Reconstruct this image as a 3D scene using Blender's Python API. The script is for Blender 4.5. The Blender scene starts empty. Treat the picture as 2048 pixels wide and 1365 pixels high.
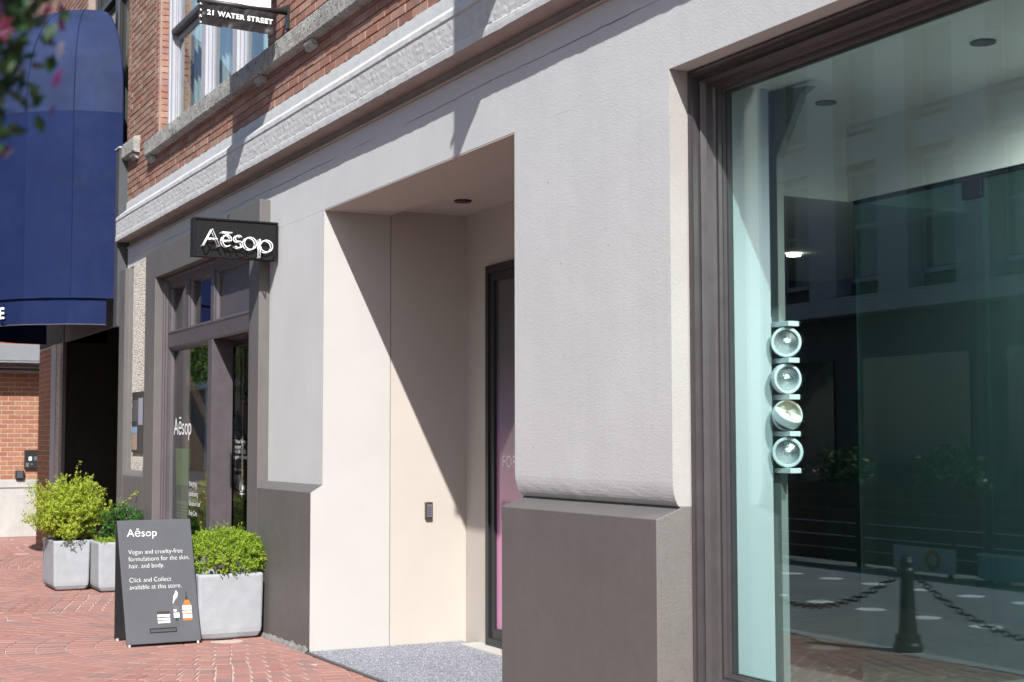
import bpy, bmesh, math, random
from mathutils import Vector, Matrix, noise
R = math.radians
rnd = random.Random(7)
S = bpy.context.scene
C = S.collection

# ------------------------------------------------------------------ camera, sky, sun, exposure
CAM = Vector((0.0, -3.85, 1.6)); YAW, PITCH, ROLL = R(62.52), R(3.91), R(-0.107); FPX = 2905.0
fw = Vector((-math.sin(YAW)*math.cos(PITCH), math.cos(YAW)*math.cos(PITCH), math.sin(PITCH)))
r0 = Vector((math.cos(YAW), math.sin(YAW), 0)); u0 = r0.cross(fw)
rt = r0*math.cos(ROLL) + u0*math.sin(ROLL); up = -r0*math.sin(ROLL) + u0*math.cos(ROLL)
cd = bpy.data.cameras.new('camera'); co = bpy.data.objects.new('camera', cd); C.objects.link(co)
cd.sensor_width = 36; cd.lens = FPX/2048*36; cd.clip_start = .05; cd.clip_end = 500
m = Matrix((rt, up, -fw)).transposed().to_4x4(); m.translation = CAM; co.matrix_world = m
cd.dof.use_dof = True; cd.dof.focus_distance = 9.8; cd.dof.aperture_fstop = 4.5
S.camera = co
W = bpy.data.worlds.new('World'); S.world = W; W.use_nodes = True
wn = W.node_tree.nodes; sk = wn.new('ShaderNodeTexSky'); sk.sky_type = 'NISHITA'; sk.sun_disc = False
SUN = Vector((2.1, -1.0, 2.05)).normalized()
sk.sun_elevation = math.asin(SUN.z); sk.sun_rotation = math.atan2(SUN.x, SUN.y)
sk.air_density = 1.0; sk.dust_density = 1.0
W.node_tree.links.new(sk.outputs[0], wn['Background'].inputs[0]); wn['Background'].inputs[1].default_value = .11
sl = bpy.data.lights.new('sun', 'SUN'); sl.energy = 4.8; sl.angle = R(.53); sl.color = (1, .985, .955)
so = bpy.data.objects.new('sun', sl); C.objects.link(so); so.rotation_euler = SUN.to_track_quat('Z', 'Y').to_euler()
so.location = (20, -30, 30)
S.view_settings.view_transform = 'Standard'; S.view_settings.look = 'None'
S.view_settings.exposure = .73; S.view_settings.gamma = 1
S.cycles.max_bounces = 8; S.cycles.transparent_max_bounces = 16; S.cycles.caustics_reflective = False; S.cycles.caustics_refractive = False
def toward(P):                                   # where a point lands in the photograph (to rank pieces by size)
    d = Vector(P)-CAM; t = d.dot(fw)
    if t < .1: return (-9999, -9999, 1)
    return (1024+FPX*d.dot(rt)/t, 682.5-FPX*d.dot(up)/t, t)

# ------------------------------------------------------------------ materials
def nt(name):
    M = bpy.data.materials.new(name); M.use_nodes = True; t = M.node_tree
    return M, t, t.nodes, t.links, t.nodes['Principled BSDF']
def N(n, kind, **kw):
    x = n.new(kind)
    for k, v in kw.items(): setattr(x, k, v)
    return x
def mixc(n, l, fac, a, b, mode='MIX'):
    x = n.new('ShaderNodeMix'); x.data_type = 'RGBA'; x.blend_type = mode
    for i, v in ((0, fac), (6, a), (7, b)):
        if isinstance(v, (int, float)): x.inputs[i].default_value = v
        elif isinstance(v, tuple): x.inputs[i].default_value = (*v, 1)
        else: l.new(v, x.inputs[i])
    return x.outputs[2]
def ramp(n, l, src, p0, p1, c0=(0, 0, 0), c1=(1, 1, 1)):
    x = n.new('ShaderNodeValToRGB'); e = x.color_ramp.elements
    e[0].position, e[1].position = p0, p1; e[0].color = (*c0, 1); e[1].color = (*c1, 1)
    l.new(src, x.inputs[0]); return x.outputs[0]
def tex(n, l, scale, detail=5, rough=.6, stretch=None, coord='Object', kind='noise', dist=0):
    tc = n.new('ShaderNodeTexCoord'); src = tc.outputs[coord]
    if stretch:
        mp = n.new('ShaderNodeMapping'); mp.inputs['Scale'].default_value = stretch; l.new(src, mp.inputs[0]); src = mp.outputs[0]
    if kind == 'noise':
        t = n.new('ShaderNodeTexNoise'); t.inputs['Detail'].default_value = detail; t.inputs['Roughness'].default_value = rough
        t.inputs['Distortion'].default_value = dist
    else:
        t = n.new('ShaderNodeTexVoronoi'); t.feature = kind
    t.inputs['Scale'].default_value = scale; l.new(src, t.inputs['Vector'])
    return t.outputs[0]
def sc(c, k): return tuple(min(1, v*k) for v in c)
def mat(name, col, rough=.75, var=.1, vscale=2.5, bump=.15, bscale=90, spec=.35, metal=0, streak=0, speck=None, bdist=.01, coat=0, bump2=0, b2scale=14, grime=0):
    M, t, n, l, p = nt(name)
    c = ramp(n, l, tex(n, l, vscale, 7, .65), .3, .7, sc(col, 1-var), sc(col, 1+var))
    if streak:
        s = ramp(n, l, tex(n, l, 3, 6, .6, (6, 6, .35)), .42, .72)
        c = mixc(n, l, ramp(n, l, s, 0, 1, (0, 0, 0), (streak,)*3), c, sc(col, .62))
    if grime:
        g = ramp(n, l, tex(n, l, 1.3, 9, .72, dist=1.2), .5, .75, (0, 0, 0), (grime,)*3)
        c = mixc(n, l, g, c, sc(col, .45))
    if speck:
        k = ramp(n, l, tex(n, l, speck[1], 3, .8), speck[2], speck[2]+.07)
        c = mixc(n, l, k, c, speck[0])
    l.new(c, p.inputs['Base Color']); p.inputs['Metallic'].default_value = metal; p.inputs['Specular IOR Level'].default_value = spec
    rr = ramp(n, l, tex(n, l, vscale*4, 5), .3, .7, (max(.03, rough-.1),)*3, (min(1, rough+.1),)*3); l.new(rr, p.inputs['Roughness'])
    if coat: p.inputs['Coat Weight'].default_value = coat; p.inputs['Coat Roughness'].default_value = .12
    if bump:
        b = n.new('ShaderNodeBump'); b.inputs['Strength'].default_value = bump; b.inputs['Distance'].default_value = bdist
        l.new(tex(n, l, bscale, 8, .7), b.inputs['Height']); out = b.outputs[0]
        if bump2:
            b2 = n.new('ShaderNodeBump'); b2.inputs['Strength'].default_value = bump2; b2.inputs['Distance'].default_value = .03
            l.new(tex(n, l, b2scale, 6, .6), b2.inputs['Height']); l.new(out, b2.inputs['Normal']); out = b2.outputs[0]
        l.new(out, p.inputs['Normal'])
    return M
def plain(name, col, rough=.5, spec=.4, metal=0, emit=0):
    M, t, n, l, p = nt(name)
    p.inputs['Base Color'].default_value = (*col, 1); p.inputs['Roughness'].default_value = rough
    p.inputs['Specular IOR Level'].default_value = spec; p.inputs['Metallic'].default_value = metal
    if emit: p.inputs['Emission Color'].default_value = (*col, 1); p.inputs['Emission Strength'].default_value = emit
    return M
def glass(name, tint, refl=1.0, wob=0.0, gcol=(1, 1, 1), veil=0.0):
    M, t, n, l, p = nt(name); n.remove(p); o = n['Material Output']
    tr = n.new('ShaderNodeBsdfTransparent'); tr.inputs[0].default_value = (*tint, 1)
    gl = n.new('ShaderNodeBsdfGlossy'); gl.inputs['Roughness'].default_value = .0; gl.inputs[0].default_value = (*gcol, 1)
    ge = n.new('ShaderNodeNewGeometry'); dt = n.new('ShaderNodeVectorMath'); dt.operation = 'DOT_PRODUCT'
    l.new(ge.outputs['Normal'], dt.inputs[0]); l.new(ge.outputs['Incoming'], dt.inputs[1])
    def mth(op, a, b=None):
        q = n.new('ShaderNodeMath'); q.operation = op
        for k, v in ((0, a), (1, b)):
            if v is None: continue
            if isinstance(v, (int, float)): q.inputs[k].default_value = v
            else: l.new(v, q.inputs[k])
        return q.outputs[0]
    f0 = .04*refl; mu = mth('MULTIPLY_ADD', mth('POWER', mth('SUBTRACT', 1.0, mth('ABSOLUTE', dt.outputs['Value'])), 5.0), 1-f0); mu.node.inputs[2].default_value = f0
    if wob:
        b = n.new('ShaderNodeBump'); b.inputs['Strength'].default_value = wob; b.inputs['Distance'].default_value = .02
        l.new(tex(n, l, 1.1, 1), b.inputs['Height']); l.new(b.outputs[0], gl.inputs['Normal'])
    mx = n.new('ShaderNodeMixShader'); l.new(mu, mx.inputs[0])
    l.new(tr.outputs[0], mx.inputs[1]); l.new(gl.outputs[0], mx.inputs[2]); l.new(mx.outputs[0], o.inputs[0])
    if veil:                                      # reflected haze painted as an even diffuse veil over the glass
        df = n.new('ShaderNodeBsdfDiffuse'); df.inputs[0].default_value = (*gcol, 1); m2 = n.new('ShaderNodeMixShader'); m2.inputs[0].default_value = veil
        l.new(mx.outputs[0], m2.inputs[1]); l.new(df.outputs[0], m2.inputs[2]); l.new(m2.outputs[0], o.inputs[0])
    return M
def pieces(name, cols, rough=.85, bump=.5, bscale=120, fine=.18, stain=(.2, .2, .2), stain_amt=.35):
    # one colour per brick: random per object and per mesh island
    M, t, n, l, p = nt(name)
    g = n.new('ShaderNodeNewGeometry'); oi = n.new('ShaderNodeObjectInfo')
    a = n.new('ShaderNodeMath'); a.operation = 'ADD'; l.new(g.outputs['Random Per Island'], a.inputs[0]); l.new(oi.outputs['Random'], a.inputs[1])
    f = n.new('ShaderNodeMath'); f.operation = 'FRACT'; l.new(a.outputs[0], f.inputs[0])
    x = n.new('ShaderNodeValToRGB'); e = x.color_ramp.elements
    while len(e) < len(cols): e.new(.5)
    for i, c in enumerate(cols): e[i].position = i/(len(cols)-1); e[i].color = (*c, 1)
    l.new(f.outputs[0], x.inputs[0])
    ps = n.new('ShaderNodeNewGeometry').outputs['Position']
    def ptex(s, d=6, st=None):
        src = ps
        if st: mp = n.new('ShaderNodeMapping'); mp.inputs['Scale'].default_value = st; l.new(src, mp.inputs[0]); src = mp.outputs[0]
        q = n.new('ShaderNodeTexNoise'); q.inputs['Scale'].default_value = s; q.inputs['Detail'].default_value = d; q.inputs['Roughness'].default_value = .68
        l.new(src, q.inputs['Vector']); return q.outputs[0]
    c = mixc(n, l, 1.0, x.outputs[0], ramp(n, l, ptex(26), .25, .75, (1-fine*2,)*3, (1+fine,)*3), 'MULTIPLY')
    c = mixc(n, l, ramp(n, l, ptex(1.6, 7, (1, 1, .5)), .45, .75, (0, 0, 0), (stain_amt,)*3), c, stain)
    l.new(c, p.inputs['Base Color']); p.inputs['Roughness'].default_value = rough; p.inputs['Specular IOR Level'].default_value = .25
    b = n.new('ShaderNodeBump'); b.inputs['Strength'].default_value = bump; b.inputs['Distance'].default_value = .006
    l.new(ptex(bscale, 7), b.inputs['Height']); l.new(b.outputs[0], p.inputs['Normal'])
    return M
def leafmat(name, ca, cb, trans=.35, rough=.45):
    M, t, n, l, p = nt(name); o = n['Material Output']
    g = n.new('ShaderNodeNewGeometry')
    c = ramp(n, l, g.outputs['Random Per Island'], 0, 1, ca, cb)
    l.new(c, p.inputs['Base Color']); p.inputs['Roughness'].default_value = rough; p.inputs['Specular IOR Level'].default_value = .4
    tl = n.new('ShaderNodeBsdfTranslucent'); l.new(mixc(n, l, .5, c, sc(cb, 1.3)), tl.inputs[0])
    mx = n.new('ShaderNodeMixShader'); mx.inputs[0].default_value = trans
    l.new(p.outputs[0], mx.inputs[1]); l.new(tl.outputs[0], mx.inputs[2]); l.new(mx.outputs[0], o.inputs[0])
    return M

STUCCO = mat('grey_stucco', (.506, .504, .500), .85, .055, .9, .30, 85, .2, streak=.07, bump2=.05, b2scale=10, speck=((.36, .355, .36), 40, .74))
STUCCOS = mat('grey_stucco_smooth', (.508, .508, .508), .85, .05, 2.0, .22, 70, .2, streak=.15, bump2=.25, b2scale=9)
CREAM = mat('cream_stucco', (.432, .418, .394), .85, .035, 1.5, .2, 140, .2, grime=.05)
CREAMR = mat('cream_rough_stucco', (.335, .322, .303), .9, .05, 3, .35, 120, .2, bump2=.08)
CREAM2 = mat('pink_cream_panel', (.445, .405, .362), .8, .035, 1.2, .08, 90, .2, grime=.06)
BROWN = mat('brown_paint', (.117, .108, .104), .55, .07, 2.2, .16, 60, .4, streak=.10, speck=((.30, .28, .27), 140, .745), bump2=.06, b2scale=7)
BROWNR = mat('brown_render', (.135, .124, .117), .5, .08, 4, .45, 160, .5, speck=((.4, .38, .35), 330, .62))
FRAME = mat('window_frame_paint', (.047, .041, .043), .42, .08, 3, .1, 40, .45, speck=((.35, .34, .34), 120, .77))
DFRAME = mat('shopfront_paint', (.078, .068, .075), .45, .08, 3, .08, 40, .45, streak=.15)
CORN = mat('cornice_paint', (.485, .485, .485), .85, .08, 5, .3, 60, .2, streak=.18, bump2=.12, b2scale=22, speck=((.25, .25, .25), 45, .74))
ROUGHC = mat('cornice_rough_stone', (.47, .465, .465), .9, .12, 12, .6, 170, .15, speck=((.17, .165, .165), 75, .645), bdist=.009)
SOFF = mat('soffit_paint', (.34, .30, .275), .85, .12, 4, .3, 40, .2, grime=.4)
STONE = mat('weathered_sill_stone', (.40, .385, .36), .95, .25, 6, 1.0, 38, .15, speck=((.075, .07, .065), 30, .56), bdist=.03, grime=.55)
MORT = mat('brick_mortar', (.30, .235, .20), .95, .18, 20, .5, 120, .1)
BRICK = pieces('red_brick', [(.24, .115, .085), (.30, .155, .115), (.35, .19, .14), (.29, .135, .095), (.39, .24, .185), (.28, .16, .13), (.33, .15, .10)], stain=(.27, .17, .125), stain_amt=.5)
BRICKP = pieces('pale_brick', [(.33, .21, .16), (.30, .18, .13), (.27, .14, .10), (.36, .26, .20), (.29, .165, .12), (.24, .12, .085)], stain=(.24, .17, .14), stain_amt=.4)
BRICKO = pieces('orange_brick', [(.33, .145, .082), (.38, .18, .105), (.29, .115, .068), (.35, .165, .095)], stain=(.26, .12, .08), stain_amt=.25)
MORTL = mat('light_mortar', (.52, .45, .39), .95, .1, 20, .4, 120, .1)
PAVE = pieces('clay_paver', [(.31, .152, .126), (.33, .172, .142), (.32, .16, .132), (.345, .19, .16), (.30, .142, .116), (.325, .166, .137), (.235, .15, .138), (.335, .18, .15)], .8, .35, 90, .10, (.33, .20, .17), .5)
SAND = mat('joint_sand', (.46, .36, .315), .95, .2, 9, .5, 200, .1)
ASPH = mat('asphalt', (.20, .20, .205), .9, .15, 1.2, .6, 160, .3)
WLINE = mat('road_paint', (.75, .75, .73), .7, .06, 10, .2, 100, .3)
KERB = mat('granite_kerb', (.36, .35, .345), .85, .15, 20, .5, 120, .2)
CONC = mat('planter_concrete', (.305, .320, .342), .75, .10, 7, .2, 70, .3, grime=.22, bump2=.1)
CONCB = mat('concrete_base', (.42, .40, .375), .9, .1, 3, .4, 60, .2, grime=.5, streak=.2)
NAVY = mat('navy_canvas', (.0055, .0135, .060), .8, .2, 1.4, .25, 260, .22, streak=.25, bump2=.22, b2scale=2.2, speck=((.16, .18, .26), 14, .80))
BLACK = plain('black_metal', (.022, .022, .024), .4)
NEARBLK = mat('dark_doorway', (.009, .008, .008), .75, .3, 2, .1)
DARKP = mat('dark_panel', (.060, .064, .070), .6, .1, 3, .1)
SIGNB = mat('sign_black', (.007, .007, .008), .55, .15, 8, .15, 40, .25, speck=((.08, .08, .08), 45, .77))
TUBE = plain('white_neon_tube', (.82, .82, .80), .12, .6)
WHITE = plain('white_print', (.83, .83, .82), .6)
PEB = None
M_, t_, n_, l_, p_ = nt('pebble_dash')
v_ = n_.new('ShaderNodeTexVoronoi'); v_.inputs['Scale'].default_value = 62; tc_ = n_.new('ShaderNodeTexCoord'); l_.new(tc_.outputs['Object'], v_.inputs['Vector'])
l_.new(ramp(n_, l_, v_.outputs['Color'], .10, .42, (.14, .10, .08), (.74, .67, .59)), p_.inputs['Base Color'])
b_ = n_.new('ShaderNodeBump'); b_.invert = True; b_.inputs['Strength'].default_value = 1; b_.inputs['Distance'].default_value = .02; l_.new(v_.outputs['Distance'], b_.inputs['Height']); l_.new(b_.outputs[0], p_.inputs['Normal']); p_.inputs['Roughness'].default_value = .85
PEB = M_
MATG = mat('speckled_mat', (.20, .205, .23), .95, .15, 4, .9, 160, .1, speck=((.62, .63, .68), 85, .53), bdist=.01)
BOARD = mat('board_charcoal', (.078, .082, .092), .62, .1, 3, .08, 60, .35, speck=((.2, .2, .21), 60, .76))
VINYL = mat('black_vinyl', (.020, .018, .020), .3, .2, 3, .06, 30, .5)
WCLOTH = mat('white_banner_cloth', (.78, .78, .79), .7, .04, 3, .1)
GLASSA = glass('shop_window_glass', (.815, .93, .928), 2.3, .0, (.88, .98, 1.0))
GLASSB = glass('inner_partition_glass', (.78, .90, .87), 4.0, .0, (.52, .84, .82), .030)
GLASSC = glass('clear_glass', (.92, .95, .94), 1.3, .02)
GLASSD = glass('upper_pane_glass', (.86, .92, .91), 1.3, .06)
GREYP = mat('upper_window_paint', (.37, .37, .40), .6, .06, 5, .15, 40, .35, streak=.2)
WALLW = mat('interior_white', (.43, .435, .445), .85, .02, 2, .05)
INTC = mat('interior_cream', (.74, .73, .70), .9, .03, 2, .05)
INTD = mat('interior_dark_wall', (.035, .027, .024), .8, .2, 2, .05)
INTF = mat('interior_floor', (.16, .12, .10), .55, .15, 3, .05)
FLANGESHADE = mat('flange_and_shade_grey', (.20, .205, .19), .7, .06, 3, .05)
WOOD = mat('shop_wood', (.085, .045, .025), .5, .25, 3, .1, 30, .35, streak=.3)
LAMPW = plain('spot_housing_white', (.60, .62, .62), .4)
CHROME = mat('spot_reflector', (.86, .88, .88), .3, .1, 40, .5, 60, .6, metal=1)
WARM = plain('lit_lamp', (1, .72, .42), .4, emit=2.5)
WARMW = plain('lit_downlight', (1, .9, .75), .4, emit=8)
OLEAF = leafmat('boxwood_leaf', (.17, .29, .018), (.36, .48, .045), .38)
LLEAF = leafmat('golden_shrub_leaf', (.24, .33, .022), (.50, .56, .08), .40)
DLEAF = leafmat('dark_shrub_leaf', (.022, .085, .016), (.075, .20, .035), .28, .3)
TLEAF = leafmat('street_tree_leaf', (.04, .10, .015), (.09, .19, .03), .35)
BARK = mat('twig_bark', (.13, .085, .05), .9, .25, 20, .5, 60)
SOIL = mat('soil', (.045, .032, .024), .95, .3, 30, .8, 60)
AMBER = plain('amber_glass', (.035, .014, .006), .08, .7)
LABELM = plain('paper_label', (.75, .73, .68), .6)

# ------------------------------------------------------------------ mesh helpers
class MB:
    def __init__(s): s.v = []; s.f = []
    def add(s, vs, fs):
        o = len(s.v); s.v += [tuple(v) for v in vs]; s.f += [tuple(i+o for i in f) for f in fs]; return s
    def box(s, x0, x1, y0, y1, z0, z1):
        return s.add([(x0, y0, z0), (x1, y0, z0), (x1, y1, z0), (x0, y1, z0), (x0, y0, z1), (x1, y0, z1), (x1, y1, z1), (x0, y1, z1)],
                     [(3, 2, 1, 0), (4, 5, 6, 7), (0, 1, 5, 4), (1, 2, 6, 5), (2, 3, 7, 6), (3, 0, 4, 7)])
    def prism(s, poly, ax, a, b):
        def P(p, t): return (t, p[0], p[1]) if ax == 'x' else ((p[0], t, p[1]) if ax == 'y' else (p[0], p[1], t))
        n = len(poly)
        return s.add([P(p, a) for p in poly]+[P(p, b) for p in poly],
                     [tuple(range(n))[::-1], tuple(range(n, 2*n))]+[(i, (i+1) % n, n+(i+1) % n, n+i) for i in range(n)])
    def tube(s, pts, r, n=8, cap=True):
        pts = [Vector(p) for p in pts]; rs = r if isinstance(r, (list, tuple)) else [r]*len(pts); o = len(s.v); nn = None
        for i, p in enumerate(pts):
            d = (pts[min(i+1, len(pts)-1)]-pts[max(i-1, 0)]).normalized()
            if nn is None: nn = d.orthogonal().normalized()
            nn = (nn-d*nn.dot(d)); nn = nn.normalized() if nn.length > 1e-6 else d.orthogonal().normalized()
            bb = d.cross(nn)
            for k in range(n):
                a = 2*math.pi*k/n; s.v.append(tuple(p+(nn*math.cos(a)+bb*math.sin(a))*rs[i]))
        for i in range(len(pts)-1):
            for k in range(n): s.f.append((o+i*n+k, o+i*n+(k+1) % n, o+(i+1)*n+(k+1) % n, o+(i+1)*n+k))
        if cap: s.f.append(tuple(o+k for k in range(n))[::-1]); s.f.append(tuple(o+(len(pts)-1)*n+k for k in range(n)))
        return s
    def lathe(s, prof, c=(0, 0, 0), n=20, ax=None):
        M = (ax.to_track_quat('Z', 'Y').to_matrix() if ax is not None else Matrix.Identity(3)); c = Vector(c); o = len(s.v)
        for r, z in prof:
            for k in range(n):
                a = 2*math.pi*k/n; s.v.append(tuple(c+M @ Vector((r*math.cos(a), r*math.sin(a), z))))
        for i in range(len(prof)-1):
            for k in range(n): s.f.append((o+i*n+k, o+i*n+(k+1) % n, o+(i+1)*n+(k+1) % n, o+(i+1)*n+k))
        s.f.append(tuple(o+k for k in range(n))[::-1]); s.f.append(tuple(o+(len(prof)-1)*n+k for k in range(n)))
        return s
    def ring(s, x0, x1, z0, z1, prof):            # mitred rectangular frame in the facade plane; prof = (inset, y)
        o = len(s.v)
        for d, y in prof: s.v += [(x0+d, y, z0+d), (x1-d, y, z0+d), (x1-d, y, z1-d), (x0+d, y, z1-d)]
        for i in range(len(prof)-1):
            for k in range(4): s.f.append((o+i*4+k, o+i*4+(k+1) % 4, o+(i+1)*4+(k+1) % 4, o+(i+1)*4+k))
        return s
    def grid(s, fn, nu, nv):
        o = len(s.v)
        for j in range(nv+1):
            for i in range(nu+1): s.v.append(tuple(fn(i/nu, j/nv)))
        for j in range(nv):
            for i in range(nu): a = o+j*(nu+1)+i; s.f.append((a, a+1, a+nu+2, a+nu+1))
        return s
ORG = {}; ORDS = ['first', 'second', 'third', 'fourth', 'fifth']; ROWS = ['nearer', 'farther']
def build(name, mb, mt, parent=None, smooth=False, bevel=0, pick=None, seg=2, normals=True, sub=0):
    o0 = ORG.get(parent.name, Vector()) if parent else Vector()
    me = bpy.data.meshes.new(name); me.from_pydata([tuple(Vector(v)-o0) for v in mb.v], [], mb.f)
    for q in (mt if isinstance(mt, (list, tuple)) else [mt]): me.materials.append(q)
    if normals:
        bm = bmesh.new(); bm.from_mesh(me); bmesh.ops.recalc_face_normals(bm, faces=bm.faces); bm.to_mesh(me); bm.free()
    if pick:
        for p in me.polygons: p.material_index = pick(p.normal, p.center+o0)
    if smooth: me.polygons.foreach_set('use_smooth', [True]*len(me.polygons))
    ob = bpy.data.objects.new(name, me); C.objects.link(ob)
    if parent: ob.parent = parent
    ORG[ob.name] = o0
    if bevel:
        b = ob.modifiers.new('bevel', 'BEVEL'); b.width = bevel; b.segments = seg; b.limit_method = 'ANGLE'; b.angle_limit = R(35)
    if sub:
        b = ob.modifiers.new('subsurf', 'SUBSURF'); b.levels = b.render_levels = sub
    return ob
def tag(o, label, cat, group=None):
    o['label'] = label; o['category'] = cat
    if group: o['group'] = group
    return o
def thing(name, loc, label, cat, group=None):
    e = bpy.data.objects.new(name, None); C.objects.link(e); e.location = loc; e.empty_display_size = .1
    ORG[e.name] = Vector(loc); return tag(e, label, cat, group)
def kind(o, k='structure'): o['kind'] = k; return o
def link_copy(src, name, parent, M4):
    c = bpy.data.objects.new(name, src); C.objects.link(c); c.parent = parent; c.matrix_local = M4; return c
def text_mb(body, size, org, xdir, ydir, align='LEFT', spacing=1.0, lines=1.0, width=1.0, bold=0):
    cu = bpy.data.curves.new('t', 'FONT'); cu.body = body; cu.size = size; cu.align_x = align; cu.space_character = spacing; cu.space_line = lines
    cu.resolution_u = 4; cu.offset = bold
    ob = bpy.data.objects.new('t', cu); C.objects.link(ob); dg = bpy.context.evaluated_depsgraph_get()
    me = bpy.data.meshes.new_from_object(ob.evaluated_get(dg)); xd, yd, o = Vector(xdir), Vector(ydir), Vector(org)
    mb = MB(); mb.add([o+xd*(v.co.x*width)+yd*v.co.y for v in me.vertices], [tuple(p.vertices) for p in me.polygons])
    bpy.data.objects.remove(ob); bpy.data.curves.remove(cu); bpy.data.meshes.remove(me); return mb
def fn3(x, y, z, s=1): return noise.noise(Vector((x*s, y*s, z*s)))

# ------------------------------------------------------------------ ground: pavement in fans of clay pavers, kerb, road
pav = kind(build('pavement', MB().box(-42, 6, -3.3, 3, -.3, -.006), SAND))
def paver_mesh(l, w, h, ch, name, mt):
    b = MB(); z = 0
    b.add([(-l/2, -w/2, -h), (l/2, -w/2, -h), (l/2, w/2, -h), (-l/2, w/2, -h), (-l/2, -w/2, -ch), (l/2, -w/2, -ch), (l/2, w/2, -ch), (-l/2, w/2, -ch),
           (-l/2+ch, -w/2+ch, 0), (l/2-ch, -w/2+ch, 0), (l/2-ch, w/2-ch, 0), (-l/2+ch, w/2-ch, 0)],
          [(0, 1, 5, 4), (1, 2, 6, 5), (2, 3, 7, 6), (3, 0, 4, 7), (4, 5, 9, 8), (5, 6, 10, 9), (6, 7, 11, 10), (7, 4, 8, 11), (8, 9, 10, 11)])
    me = bpy.data.meshes.new(name); me.from_pydata(b.v, [], b.f); me.materials.append(mt); return me, b
PM, PB = paver_mesh(.214, .106, .03, .004, 'paver', PAVE)
RF = 2.55; CX, CY = -11.5, -.45
row1 = [(CX+5.1*k, CY) for k in range(-5, 4)]; row2 = [(CX+2.55+5.1*k, CY-2.55) for k in range(-6, 4)]; row0 = [(CX+2.55+5.1*k, CY+2.55) for k in range(-6, 4)]
def owner(x, y):
    for rw in (row0, row1, row2):
        for c in rw:
            if (x-c[0])**2+(y-c[1])**2 < RF*RF: return c
    return None
pv = []
for rw in (row0, row1, row2):
    for c in rw:
        for i in range(13):
            rm = .13+.221*i+.11
            if rm > RF+.05: break
            n = max(4, int(2*math.pi*(rm+.06)/.124))
            off = (i % 2)*.5+rnd.random()*.15
            for k in range(n):
                a = 2*math.pi*(k+off)/n; x, y = c[0]+rm*math.cos(a), c[1]+rm*math.sin(a)
                if y < -3.25 or y > -.04 or x < -34 or x > 3: continue
                if x < -17.3 and y > -.02: continue
                if y > -.05: continue
                if owner(x, y) is not c and owner(x, y) != c: continue
                pv.append((x, y, a))
# recessed entry on the left keeps plain pavers
for ix in range(80):
    for iy in range(6):
        x, y = -25.6+ix*.115, .06+iy*.222
        if x < -17.35: pv.append((x, y, math.pi/2))
rk = []
for x, y, a in pv:
    q = toward((x, y, 0)); vis = -10 < q[0] < 2058 and 0 < q[1] < 1375
    rk.append((-(1/q[2]**2 if vis and x < -10.3 else 0), rnd.random(), x, y, a))
rk.sort()
stuff = MB()
for i, (w, _, x, y, a) in enumerate(rk):
    zz = rnd.uniform(-.0015, .0015); ja = a+rnd.gauss(0, .012)
    M4 = Matrix.Translation((x, y, zz)) @ Matrix.Rotation(ja, 4, 'Z') @ Matrix.Rotation(rnd.gauss(0, .006), 4, 'X') @ Matrix.Rotation(rnd.gauss(0, .004), 4, 'Y')
    if i < 300 and w < 0: link_copy(PM, 'paver', pav, M4)
    else: stuff.add([M4 @ Vector(v) for v in PB.v], PB.f)
kind(build('paver_field', stuff, PAVE, pav, normals=False), 'stuff')
kind(build('kerb', MB().box(-60, 20, -3.48, -3.304, -.3, .0), KERB, bevel=.02))
kind(build('road', MB().box(-90, 60, -10.5, -3.484, -.4, -.12), ASPH))
kind(build('far_pavement', MB().box(-90, 60, -16.9, -10.504, -.4, 0), KERB))
kind(build('ground', MB().box(-300, 300, -300, 300, -.6, -.41), ASPH))
NTH = ['first', 'second', 'third', 'fourth', 'fifth', 'sixth', 'seventh', 'eighth', 'ninth', 'tenth']
for j, yy in enumerate((-5.7, -7.5)):
    for k in range(10):
        x = -16.2+k*.78+j*.35; d = MB(); d.lathe([(.15, -.1165), (.15, -.1155)], (x, yy, 0), 18)
        tag(build('road_dot', d, WLINE), f'{NTH[k]} white painted road dot from the awning end in the {ROWS[j]} row', 'road marking', 'white dots painted on the road')

# ------------------------------------------------------------------ the corner building
bld = thing('commercial_building', (-10, .6, 0), 'old brick building with grey stucco ground floor, cornice and large shop window', 'building')
XR = -10.539; XL = -7.367; XW = -5.76
def pk_side(front, side, other=None):
    return lambda n, c: (1 if n.x > .5 else 0)
# left pier between the shop and the recessed entrance
pier_l = build('left_pier', MB().box(-11.93, XR, 0, .553, 1.262, 3.38), [STUCCO, CREAM], bld, pick=pk_side(0, 1))
pl = MB().prism([(-.095, 0), (-.095, 1.205), (.0, 1.264), (.553, 1.264), (.553, 0)], 'x', -11.868, XR+.001)
build('left_plinth', pl, [BROWN, CREAM, BROWN], bld, pick=lambda n, c: 1 if n.x > .5 else (2 if n.z > .3 else 0))
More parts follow.
